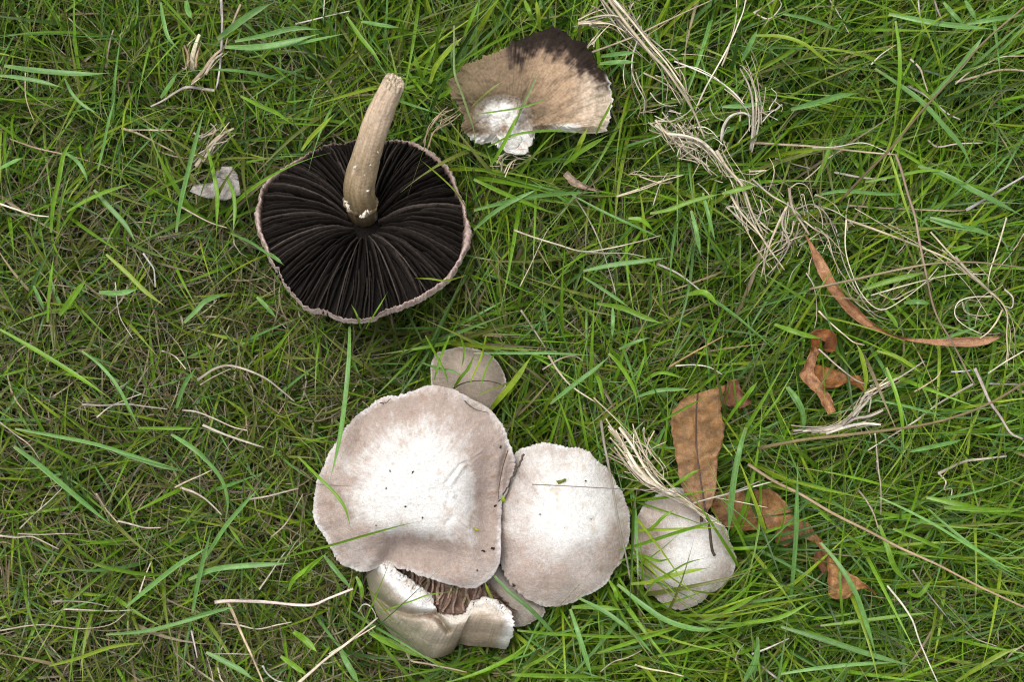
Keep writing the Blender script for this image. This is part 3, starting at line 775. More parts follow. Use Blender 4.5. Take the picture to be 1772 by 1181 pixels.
# ------------------------------------------------------------------ dead leaves
def make_leaf(name, parent, left, right, z, thick=.0005, n=60, mcols=15, curl=.0, base_col=(.36, .16, .06), tip_col=None, seed=0, midrib=None, wob=.0025, blotch=(.17, .07, .03), p=.12, rib_w=.0006):
    L, Rg = catmull(left, n), catmull(right, n)
    z = np.interp(np.linspace(0, 1, n), np.linspace(0, 1, len(z)), z)
    t = np.linspace(0, 1, mcols)
    Lx, Rx = L[None], Rg[None]
    PX = Lx * (1 - t)[:, None, None] + Rx * t[:, None, None]
    PX = PX.transpose(1, 0, 2)           # n x mcols
    c = (t - .5) * 2
    edge = (vnoise(np.linspace(0, 1, n) * 30, np.zeros(n), seed) - .5)[:, None] * np.abs(c)[None] ** 4 * 2.4
    PX[..., 0] += edge * np.sign(c)[None]
    Z = z[:, None] + curl * (c[None] ** 2 - .4) + wob * (fnoise(PX[..., 0] / 24, PX[..., 1] / 24, seed, 3) - .5) * 2
    if midrib: Z -= .0010 * np.exp(-(c / .12) ** 2)[None]
    along = np.linspace(0, 1, n)[:, None] * n / 5.0
    vein = np.abs(np.sin((along + np.abs(c)[None] * 1.8) * math.pi * .5 + .3 * np.sin(along * 1.7 + seed))) ** 14 * (np.abs(c)[None] > .1)
    Z -= .00045 * vein
    Z += (np.abs(c)[None] ** 5) * .0026 * (fnoise(np.linspace(0, 1, n) * 7, np.zeros(n) + seed, seed + 9, 2)[:, None] - .35) * 2
    top = at(PX.reshape(-1, 2), Z.ravel())
    nrm_dn = top - np.array((0, 0, thick))
    nv = len(top)
    q1 = grid_quads(n, mcols); q2 = grid_quads(n, mcols, base=nv, flip=True)
    i = np.arange(n - 1) * mcols
    ea = np.stack([i, i + mcols, i + mcols + nv, i + nv], 1); eb = np.stack([i + mcols - 1, i + mcols - 1 + nv, i + 2 * mcols - 1 + nv, i + 2 * mcols - 1], 1)
    nz = fnoise(PX[..., 0] / 15, PX[..., 1] / 15, seed + 4, 4)
    cc = mix(np.array(base_col), np.array(blotch), smooth(.45, .72, nz) * .75)
    cc = mix(cc, np.array(blotch) * .8, vein * .55)
    cc = mix(cc, np.array(base_col) * np.array((1.25, 1.3, 1.35)), smooth(.55, .8, fnoise(PX[..., 0] / 34, PX[..., 1] / 34, seed + 14, 3)) * .7)
    cc = mix(cc, np.array(blotch) * .55, (np.abs(c)[None] ** 8) * smooth(.4, .7, fnoise(PX[..., 0] / 9, PX[..., 1] / 9, seed + 15, 2)) * .8)
    if tip_col is not None: cc = mix(cc, np.array(tip_col), np.broadcast_to(smooth(.3, 1, np.linspace(0, 1, n))[:, None], nz.shape) * .8)
    cc = cc.reshape(-1, 3)
    o = part(name, np.vstack([top, nrm_dn]), np.vstack([q1, q2, ea, eb]), None, M_leaf, parent, np.vstack([cc, cc * .9]))
    # collider must be dense
    tt2 = np.linspace(0, 1, 40)
    D = []
    Ld, Rd, zd = catmull(left, 160), catmull(right, 160), np.interp(np.linspace(0, 1, 160), np.linspace(0, 1, n), z)
    for s_ in tt2: D.append(at(Ld * (1 - s_) + Rd * s_, zd))
    collide(np.vstack(D), p)
    return o


def tube_mesh(pts, rad, sides=6, flatk=.7, n=None, seed=0, jit=.0):
    """pts: Nx3 world; rad: N"""
    r = np.random.default_rng(seed)
    pts = np.asarray(pts, float)
    n = n or max(8, len(pts) * 4)
    c = catmull(np.hstack([pts, np.asarray(rad, float)[:, None]]), n)
    if jit: c[1:-1, :3] += r.normal(0, jit, (n - 2, 3)) * np.array((1, 1, .5))
    t = np.gradient(c[:, :3], axis=0); t /= np.linalg.norm(t, axis=1)[:, None] + 1e-12
    s1 = np.cross(t, (0.01, 0.02, 1)); s1 /= np.linalg.norm(s1, axis=1)[:, None] + 1e-12; s2 = np.cross(s1, t)
    tw = r.uniform(0, 3) + np.linspace(0, r.uniform(-1, 1), n)
    a = np.linspace(0, 2 * math.pi, sides, endpoint=False)
    prof = c[:, 3][:, None] * (1 + .12 * (r.random((n, 1)) - .5))
    x = np.cos(a)[None] * prof; y = np.sin(a)[None] * prof * flatk
    V = c[:, None, :3] + x[..., None] * s1[:, None] + y[..., None] * s2[:, None]
    i = np.arange(sides)
    capT = np.vstack([np.stack([np.zeros(sides - 2, int), i[2:], i[1:-1]], 1), (n - 1) * sides + np.stack([np.zeros(sides - 2, int), i[1:-1], i[2:]], 1)])
    bl = np.stack([np.broadcast_to(a[None] / 6.283, x.shape), np.broadcast_to(np.linspace(0, 6, n)[:, None], x.shape), np.full(x.shape, r.random())], -1).reshape(-1, 3)
    return V.reshape(-1, 3), grid_quads(n, sides, True), capT, bl, n


STRAW = (.60, .50, .345); GREY = (.40, .345, .27); BROWN = (.24, .165, .095); DARK = (.045, .032, .022)


def stalk(name, c, pts, z, w, colr=STRAW, label=None, cat="straw", group=None, parent=None, seed=None, flatk=.24, taper=.5, jit=.0, sides=6, sink=False):
    """pts in photo survey units, z one value or one per point, w the width in px"""
    px = P(c, pts); z = np.broadcast_to(np.asarray(z, float), (len(px),)) if np.ndim(z) == 0 else np.interp(np.linspace(0, 1, len(px)), np.linspace(0, 1, len(z)), z)
    z = np.where(z < .052, z - .011 - .008 * np.sin(np.linspace(0, 9, len(z)) + px[0, 0]) ** 2, z) if parent is None and sink else z
    w3 = at(px, z)
    seed = seed if seed is not None else int(abs(px.sum() * 7)) % 100000
    rr = np.random.default_rng(seed)
    rad = np.linspace(1, taper, len(px)) * w * .5 * K * (CAM_H - .04)
    V, Q, T, bl, n = tube_mesh(w3, rad, sides, flatk, None, seed, jit)
    sm = np.convolve(rr.random(n + 4), np.ones(5) / 5, 'valid')
    cc = np.array(colr) * rr.uniform(.62, 1.10) * (1 + 1.1 * (np.repeat(sm, sides)[:, None] - .5))
    if parent is None:
        base = w3[0].copy(); base[2] = w3[:, 2].min()
        o = mk(name, V - w3[0], Q, T, M_straw, None, cc, bl)
        o.location = w3[0]
        tag(o, label, cat, group)
    else:
        o = part(name, V, Q, T, M_straw, parent, cc, bl)
    return o


# upright-lying willow-like leaf with dark midrib and stalk
lf = thing("dead_leaf", at([P("c7", [(240, 400)])[0]], 0)[0], "wide flat brown leaf with dark midrib, its stalk over a pale cap", "leaf", "dead brown leaves lying on the grass")
make_leaf("leaf_blade", lf, P("c7", [(175, 160), (125, 220), (112, 285), (125, 380), (140, 470), (152, 545), (180, 612), (215, 660), (262, 705)]),
          P("c7", [(372, 100), (362, 150), (350, 225), (366, 295), (360, 370), (340, 430), (331, 520), (326, 600), (312, 665), (283, 708)]), [.038, .041, .041, .042, .042, .044, .045], n=80, mcols=19,
          curl=-.0022, base_col=(.30, .155, .055), tip_col=(.36, .20, .105), seed=501, blotch=(.15, .08, .028), midrib=True, wob=.0022)
stalk("midrib", "c7", [(240, 135), (232, 250), (234, 400), (252, 540), (268, 640), (276, 705)], [.040, .0415, .0425, .044, .046, .047], 2.6, (.085, .045, .035), parent=lf, taper=1.1)
stalk("leaf_stalk", "c7", [(274, 690), (290, 750), (298, 800), (303, 850), (310, 890), (322, 914)], [.0468, .0475, .0475, .047, .0465, .0465], 4.4, DARK, parent=lf, taper=1.2)
# long narrow curved leaf
lf = thing("dead_leaf", at([P("c6", [(500, 540)])[0]], 0)[0], "long narrow rust coloured leaf curving from dry root tuft", "leaf", "dead brown leaves lying on the grass")
make_leaf("leaf_blade", lf, P("c6", [(145, 70), (172, 140), (197, 215), (238, 305), (303, 395), (380, 477), (440, 520), (520, 552), (585, 578), (650, 592), (700, 600), (770, 613), (860, 617), (960, 620), (1040, 606), (1092, 578)]),
          P("c6", [(160, 75), (195, 130), (225, 175), (268, 245), (300, 305), (345, 372), (405, 432), (470, 495), (540, 545), (600, 568), (650, 576), (700, 580), (790, 582), (870, 577), (980, 571), (1098, 568)]),
          [.046, .047, .045, .046, .044, .044, .045], n=150, mcols=9, curl=.0012, base_col=(.42, .205, .095), tip_col=(.44, .24, .135), seed=511, blotch=(.27, .125, .055), wob=.0012, p=.08)
# curled leaf
lf = thing("dead_leaf", at([P("c6", [(190, 740)])[0]], 0)[0], "small twisted rust leaf curled into hook with two lobes", "leaf", "dead brown leaves lying on the grass")
make_leaf("leaf_blade", lf, P("c6", [(262, 950), (235, 905), (205, 850), (150, 800), (120, 755), (140, 725), (158, 680), (180, 630), (195, 610)]),
          P("c6", [(298, 935), (285, 890), (268, 850), (238, 815), (225, 790), (195, 740), (205, 690), (215, 650), (222, 628)]), [.044, .044, .043, .041, .040, .040, .041], n=60, mcols=11, curl=.0016, base_col=(.44, .22, .10), seed=521, p=.06)
make_leaf("leaf_lobe", lf, P("c6", [(180, 735), (230, 812), (300, 820), (350, 800), (400, 815), (436, 840)]), P("c6", [(200, 705), (240, 715), (310, 735), (370, 760), (410, 760), (440, 795)]), [.038, .035, .036, .038, .038],
          n=40, mcols=11, curl=-.002, base_col=(.36, .15, .04), seed=522, p=.06)
make_leaf("leaf_hook", lf, P("c6", [(185, 640), (176, 590), (180, 550), (230, 533), (285, 545), (304, 590), (296, 640), (250, 645)]), P("c6", [(215, 635), (222, 610), (225, 590), (235, 590), (245, 595), (245, 605), (243, 612), (235, 618)]),
          [.041, .044, .046, .047, .046, .043, .040], n=50, mcols=11, curl=.002, base_col=(.33, .115, .03), seed=523, p=.05)
# torn leaf lying low beside the third cap
lf = thing("dead_leaf", at([P("c7", [(700, 760)])[0]], 0)[0], "crumpled ochre leaf twisting down into the grass beside pale sunken cap", "leaf", "dead brown leaves lying on the grass")
make_leaf("leaf_blade", lf, P("c7", [(300, 700), (400, 790), (520, 790), (600, 790), (640, 770), (700, 790), (740, 830), (800, 850)]), P("c7", [(330, 610), (420, 600), (520, 600), (590, 598), (650, 650), (700, 715), (770, 765), (835, 850)]),
          [.014, .016, .022, .031, .035, .037, .036], n=70, mcols=15, curl=.001, base_col=(.34, .175, .065), seed=531, p=.5)
make_leaf("leaf_tip", lf, P("c7", [(795, 840), (850, 930), (860, 1000), (856, 1060), (870, 1110), (920, 1122), (960, 1112), (985, 1085), (1035, 1070), (1088, 1098)]),
          P("c7", [(830, 850), (872, 905), (905, 955), (935, 975), (965, 1000), (995, 1015), (1020, 1035), (1045, 1052), (1065, 1070), (1090, 1092)]), [.036, .036, .038, .040, .039, .036], n=60, mcols=13, curl=.002, base_col=(.50, .26, .10), seed=532, p=.06)
make_leaf("leaf_flap", lf, P("c7", [(690, 770), (640, 775), (608, 800), (612, 850), (650, 868)]), P("c7", [(720, 820), (700, 840), (690, 850), (680, 860), (665, 868)]), [.036, .033, .031, .030], n=30, mcols=9, curl=.001, base_col=(.33, .16, .07), seed=533, p=.1)
make_leaf("leaf_flap", lf, P("c7", [(830, 880), (800, 900), (790, 925), (815, 970), (835, 995)]), P("c7", [(850, 925), (850, 945), (855, 960), (870, 970), (878, 980)]), [.035, .032, .030, .029], n=30, mcols=9, curl=.001, base_col=(.30, .14, .06), seed=534, p=.1)
lf = thing("dead_leaf", at([P("c7", [(420, 150)])[0]], 0)[0], "dull brown leaf scrap tucked behind the wide flat leaf", "leaf", "dead brown leaves lying on the grass")
make_leaf("leaf_blade", lf, P("c7", [(355, 190), (400, 205), (450, 210), (495, 190)]), P("c7", [(385, 80), (430, 75), (450, 130), (498, 178)]), [.031, .029, .028, .028], n=34, mcols=13, curl=.002, base_col=(.27, .12, .065), seed=541, p=.25)
lf = thing("leaf_scrap", at([P("c8", [(1010, 820)])[0]], 0)[0], "pale grey papery leaf scrap lying beside the overturned mushroom", "leaf")
make_leaf("leaf_blade", lf, P("c8", [(845, 850), (900, 875), (960, 885), (1000, 890), (1070, 865)]), P("c8", [(860, 820), (920, 815), (955, 800), (965, 760), (1055, 775)]), [.020, .024, .028, .031, .033], n=40, mcols=17, curl=.0015,
          base_col=(.40, .365, .33), blotch=(.22, .185, .16), seed=551, p=.3, wob=.004)
make_leaf("leaf_fold", lf, P("c8", [(965, 790), (975, 760), (985, 740)]), P("c8", [(1060, 800), (1050, 770), (1030, 740)]), [.0325, .032, .028], n=24, mcols=11, curl=.001, base_col=(.46, .42, .39), blotch=(.33, .28, .25), seed=552, p=.12)
lf = thing("leaf_scrap", at([P("d5", [(530, 45)])[0]], 0)[0], "small buff leaf strip lying below the torn mushroom piece", "leaf")
make_leaf("leaf_blade", lf, P("d5", [(455, 10), (500, 60), (560, 80), (640, 95)]), P("d5", [(480, -15), (520, 25), (580, 62), (650, 88)]), [.030, .034, .035, .034], n=34, mcols=9, curl=.0012, base_col=(.44, .34, .25), blotch=(.30, .20, .15), seed=561, p=.08)

# ------------------------------------------------------------------ straw bundles: countable strands in a few loose bundles
BW = .85


def bundle(label, paths, name="straw_bundle", extra=0, spread=8, core=.0, fan=0, chaos=0, zr=(.034, .048), wr=(2, 4), seed=0, cols=(STRAW,), cat="straw"):
    """paths: list of (crop, pts, z, w, colour); extra: further strands that follow those paths loosely"""
    r = np.random.default_rng(seed)
    c0 = P(paths[0][0], paths[0][1])[len(paths[0][1]) // 2]
    e = thing(name, at([c0], 0.0)[0] + np.array((0, 0, .02)), label, cat)
    for (c, pts, z, w, cl_) in paths:
        stalk("strand", c, pts, z, w * BW, cl_, parent=e)
    for k in range(extra):
        c, pts, z, w, cl_ = paths[r.integers(len(paths)) if r.random() > core else r.integers(min(4, len(paths)))]
        px = P(c, pts)
        a, b = sorted(r.uniform(0, 1, 2))
        if b - a < .35: a, b = max(0, a - .25), min(1, b + .25)
        fine = catmull(px, 40); d = fine - fine.mean(0)
        tsel = np.clip(np.linspace(a, b, 5), 0, 1)
        ee = np.linspace(0, 1, 5)[:, None]
        q = np.array([fine[int(t * 39)] for t in tsel]) + r.normal(0, spread * (1 + fan), (1, 2)) * (1 - ee) ** (1 + fan) + r.normal(0, spread * 1.3 / (1 + 2 * fan), (1, 2)) * ee + r.normal(0, spread * .5, (1, 2)) * np.sin(ee * math.pi)
        stalk("strand", "px", q, r.uniform(zr[0], zr[1], 3), r.uniform(*wr) * BW, cols[r.integers(len(cols))], parent=e, taper=r.uniform(.3, .8), seed=int(r.integers(1e6)))
    for k in range(chaos):
        fine = catmull(P(paths[k % min(4, len(paths))][0], paths[k % min(4, len(paths))][1]), 30)
        p0 = fine[r.integers(4, 28)] + r.normal(0, spread * 1.6, 2); a = r.uniform(0, 6.283); ln = r.uniform(14, 60); bw = r.normal(0, .35)
        q = [p0 + ln * t * np.array((math.cos(a + bw * t), math.sin(a + bw * t))) for t in (-.5, -.15, .2, .5)]
        stalk("strand", "px", q, r.uniform(zr[0], zr[1], 3), r.uniform(wr[0], wr[1] * .7), cols[r.integers(len(cols))], parent=e, taper=r.uniform(.3, .8), seed=int(r.integers(1e6)))
    return e


bundle("long pale straw bundle running from the turf edge down to tangled heap", [
    ("c5", [(105, -40), (200, 90), (300, 215), (370, 290), (440, 390), (490, 470), (540, 590)], [.046, .049, .048, .044], 7, STRAW),
    ("c5", [(130, -30), (215, 70), (310, 190), (375, 265), (455, 380)], [.047, .050, .048], 5.5, (.66, .56, .40)),
    ("c5", [(90, -20), (170, 80), (255, 180), (330, 240), (410, 340), (480, 440)], [.044, .046, .046], 5, (.55, .46, .32)),
    ("c5", [(0, 100), (90, 98), (150, 105), (210, 140)], [.044, .046, .045], 4.5, STRAW),
    ("c5", [(0, 85), (60, 55), (120, 35)], .046, 3, STRAW),
    ("c5", [(60, 190), (100, 140), (135, 105)], .046, 2.6, STRAW), ("c5", [(40, 205), (80, 160), (120, 120)], .044, 2.2, GREY),
    ("c5", [(20, 235), (120, 200), (250, 150), (330, 110), (480, 40), (570, 0)], [.038, .046, .050, .048], 4.5, (.40, .32, .21)),
    ("c5", [(255, 170), (235, 230), (230, 300), (250, 360), (285, 430), (278, 490)], [.046, .044, .038], 3.6, (.68, .62, .52)),
    ("c5", [(280, 310), (350, 345), (420, 390), (450, 440)], .040, 4, STRAW), ("c5", [(330, 320), (380, 345), (376, 430)], .042, 2.4, STRAW),
    ("c5", [(500, 470), (540, 380), (590, 290), (640, 200), (700, 60), (715, -10)], [.040, .046, .048, .044], 3.6, (.66, .60, .48))],
    extra=36, spread=8, core=.6, chaos=22, seed=1, wr=(1.8, 4.2), cols=(STRAW, GREY, (.66, .57, .42), (.36, .28, .17)))
bundle("tangled bleached straw heap in bright green grass", [
    ("c5", [(330, 530), (400, 575), (500, 590), (560, 630), (620, 700), (680, 770)], [.040, .045, .048], 9, (.70, .62, .48)),
    ("c5", [(330, 510), (390, 580), (470, 650), (560, 710)], .043, 5, STRAW), ("c5", [(380, 570), (470, 580), (540, 610)], .047, 6, (.72, .64, .5)),
    ("c5", [(590, 640), (640, 720), (700, 790), (740, 900), (790, 1000)], [.048, .048, .043], 7, STRAW),
    ("c5", [(650, 830), (690, 900), (760, 980), (830, 1080), (880, 1150)], [.046, .044, .040], 5, STRAW),
    ("c5", [(630, 880), (700, 940), (770, 1000)], .044, 4, STRAW), ("c5", [(700, 810), (745, 940), (800, 1040), (850, 1110)], .043, 3.5, (.68, .6, .46)),
    ("c5", [(610, 600), (620, 540), (650, 495), (700, 480), (740, 495)], [.040, .046, .044], 7, (.52, .46, .38)),
    ("c5", [(735, 640), (745, 560), (745, 450), (730, 370), (690, 290)], [.044, .047, .042], 7, (.46, .40, .32)),
    ("c5", [(755, 600), (770, 520), (765, 430), (735, 330), (700, 280)], .044, 4.5, (.50, .44, .35)),
    ("c5", [(410, 260), (500, 295), (600, 345), (680, 410), (725, 480), (730, 560)], [.040, .045, .044], 3.6, (.66, .62, .54)),
    ("c5", [(780, 530), (782, 480), (780, 430)], .044, 2.4, STRAW), ("c5", [(785, 520), (820, 480), (860, 455), (840, 430)], .045, 2.6, (.66, .6, .5)), ("c5", [(770, 480), (830, 470), (858, 456)], .045, 2.2, STRAW),
    ("c5", [(730, 730), (770, 728), (805, 726)], .046, 4.5, STRAW), ("c5", [(340, 515), (400, 515), (450, 500)], .044, 4, (.55, .5, .36)),
    ("c5", [(220, 740), (330, 750), (440, 745)], .042, 2.6, STRAW), ("c5", [(165, 838), (280, 805), (380, 765), (450, 745)], .042, 3, STRAW)],
    extra=62, spread=13, core=.5, chaos=70, seed=2, wr=(1.3, 3.6), cols=(STRAW, (.72, .65, .52), (.50, .42, .30)))
bundle("dry root tuft at the top of the long narrow leaf", [
    ("c5", [(900, 800), (905, 850), (920, 900), (960, 960), (985, 1000)], [.040, .046, .046], 7, (.58, .47, .34)),
    ("c5", [(890, 880), (850, 960), (810, 1060), (780, 1180)], [.045, .044, .040], 6, STRAW), ("c5", [(880, 900), (870, 960), (900, 1030), (870, 1100), (800, 1180)], [.046, .044, .038], 4.5, GREY),
    ("c5", [(950, 930), (1000, 970), (1060, 1010), (1085, 1090)], .045, 4, STRAW), ("c5", [(930, 890), (1000, 870), (1060, 915), (1100, 1010)], .044, 3.5, GREY),
    ("c5", [(740, 760), (820, 830), (890, 870), (950, 920)], [.044, .046], 4.5, GREY), ("c5", [(920, 940), (900, 1010), (830, 1040), (780, 1100)], .044, 3.2, STRAW),
    ("c5", [(905, 800), (940, 780), (980, 800), (1010, 880)], .044, 3, STRAW)],
    extra=22, spread=12, core=.4, chaos=26, seed=3, wr=(1.3, 3.2), cols=(STRAW, GREY, (.66, .58, .44)))
bundle("frayed pale straw tuft leaning onto the sunken pale cap", [
    ("c4", [(700, -10), (770, 80), (830, 180), (900, 280), (1010, 360), (1130, 420), (1230, 500), (1345, 558)], [.046, .049, .050, .046, .046], 7.5, (.70, .62, .48)),
    ("c4", [(760, 0), (830, 100), (900, 220), (960, 300), (1050, 370), (1200, 460)], [.047, .050, .049, .047], 6, (.66, .56, .42)),
    ("c4", [(810, 190), (850, 250), (920, 310), (1000, 350)], .050, 6.5, (.76, .68, .55)), ("c4", [(720, 20), (800, 130), (880, 240), (980, 330)], .048, 5, STRAW),
    ("c4", [(850, 20), (890, 120), (940, 230), (1020, 340)], .048, 4, STRAW), ("c4", [(900, 0), (905, 80), (950, 160), (1005, 230), (1012, 300)], .047, 3, STRAW), ("c4", [(960, 20), (920, 100), (920, 170), (960, 270)], .047, 3, STRAW)],
    extra=46, spread=10, fan=1, core=.6, seed=4, wr=(1.2, 3.0), zr=(.044, .051), cols=(STRAW, (.70, .60, .42), (.56, .47, .33)))
bundle("split grey dead grass sheath with frayed end below curled leaf", [
    ("c6", [(90, 1030), (200, 1020), (300, 1005), (380, 960), (430, 890), (470, 860), (560, 800), (640, 750), (730, 690)], [.036, .042, .044, .046, .044], 6, GREY),
    ("c6", [(180, 1035), (300, 1015), (390, 970), (460, 960), (530, 930)], [.040, .045, .047], 9, (.58, .50, .40)), ("c6", [(250, 1040), (350, 1010), (440, 995), (518, 1000)], [.041, .045, .046], 9, (.66, .6, .5)),
    ("c6", [(330, 1000), (400, 930), (440, 860), (480, 850)], .046, 8, GREY), ("c6", [(380, 960), (440, 900), (470, 870), (460, 940)], .047, 6, (.5, .44, .35)), ("c6", [(440, 850), (540, 800), (600, 770)], .045, 5, STRAW)],
    extra=18, spread=9, seed=5, wr=(1.3, 3.4), cols=(GREY, STRAW))
bundle("loose loop of dry stems beside the long narrow leaf's tip", [
    ("c6", [(350, 0), (520, 60), (700, 130), (860, 200), (960, 280), (1060, 360), (1110, 410), (1135, 470), (1130, 560), (1135, 640), (1125, 720)], [.040, .045, .047, .046, .044], 5, (.52, .44, .28)),
    ("c6", [(880, 180), (960, 270), (1040, 340), (1090, 380)], .047, 6, (.50, .43, .30)), ("c6", [(760, 60), (850, 160), (920, 230), (1000, 300)], .045, 4, (.52, .45, .3)),
    ("c6", [(1110, 440), (1080, 500), (1040, 550), (1000, 580)], .045, 4.5, STRAW), ("c6", [(1120, 340), (1160, 380), (1155, 430), (1120, 420)], .046, 4, (.66, .6, .5)),
    ("c6", [(350, 0), (345, 130), (370, 240), (430, 370), (520, 440), (640, 380), (740, 300), (800, 230)], [.046, .048, .046], 3, (.70, .64, .45)),
    ("c6", [(470, 370), (640, 320), (780, 285), (900, 265), (1040, 268)], .046, 3, (.62, .58, .4)), ("c6", [(1060, 375), (950, 380), (890, 410), (880, 470), (930, 520), (1010, 560)], .046, 2.6, (.66, .63, .45)),
    ("c6", [(915, 400), (930, 450), (1000, 470), (1060, 460)], .044, 3.2, (.48, .44, .3)), ("c6", [(1130, -10), (1090, 130), (1050, 250), (1040, 310)], .047, 4, (.62, .56, .38))],
    extra=14, spread=12, chaos=14, seed=6, wr=(1.2, 2.8), cols=(STRAW, GREY, (.56, .5, .32)))
bundle("brown curled dry grass wisp between the overturned mushroom and torn piece", [
    ("c2", [(10, 960), (60, 850), (140, 760), (240, 705)], [.040, .043, .040], 4, (.42, .32, .19)), ("c2", [(45, 1000), (80, 890), (150, 820), (260, 750)], [.042, .042], 4, (.38, .28, .17)),
    ("c2", [(60, 900), (130, 850), (220, 800), (290, 740)], .040, 3.5, (.45, .34, .2)), ("c2", [(70, 830), (140, 740), (230, 720)], .039, 3, (.4, .3, .18))], extra=8, spread=5, seed=7, wr=(1.2, 2.4), cols=((.42, .32, .2), STRAW))
bundle("dry curled grass wisp under the torn mushroom piece", [
    ("c2", [(580, 1170), (590, 1090), (640, 1050), (720, 1035), (800, 1050)], [.040, .042, .040], 4, STRAW), ("c2", [(560, 1060), (650, 1035), (760, 1045), (840, 1080)], .041, 4, (.5, .42, .28)),
    ("c2", [(600, 1180), (640, 1110), (720, 1070), (800, 1060)], .040, 3, STRAW)], extra=9, spread=7, seed=8, wr=(1.2, 2.6))
bundle("buff dead grass base with shredded sheaths beside grey leaf scrap", [
    ("c8", [(870, 740), (930, 650), (980, 600), (1040, 570)], .030, 9, (.46, .38, .25)), ("c8", [(900, 720), (950, 640), (1000, 590)], .032, 7, (.56, .47, .32)), ("c8", [(860, 590), (900, 610), (960, 570)], .030, 5, GREY)],
    extra=14, spread=9, seed=9, zr=(.024, .034), wr=(1.5, 4.5), cols=(STRAW, GREY, (.42, .34, .2)))
bundle("short pale grass stub with brown torn base near bent grey stalk", [
    ("e1", [(985, 360), (985, 290), (1000, 230), (1020, 175)], [.026, .034, .036], 13, (.58, .53, .36)), ("e1", [(960, 340), (960, 280), (940, 230)], .030, 8, (.34, .22, .12)), ("e1", [(1000, 350), (1005, 290), (1025, 220)], .033, 7, (.40, .27, .15)),
    ("e1", [(980, 430), (1040, 360), (1090, 290), (1160, 230)], [.028, .034, .034], 9, (.44, .34, .22)), ("e1", [(1050, 380), (1090, 310), (1140, 270)], .034, 7, (.5, .42, .3))], extra=10, spread=7, seed=10, zr=(.024, .035), wr=(1.5, 4), cols=((.4, .3, .18), STRAW))

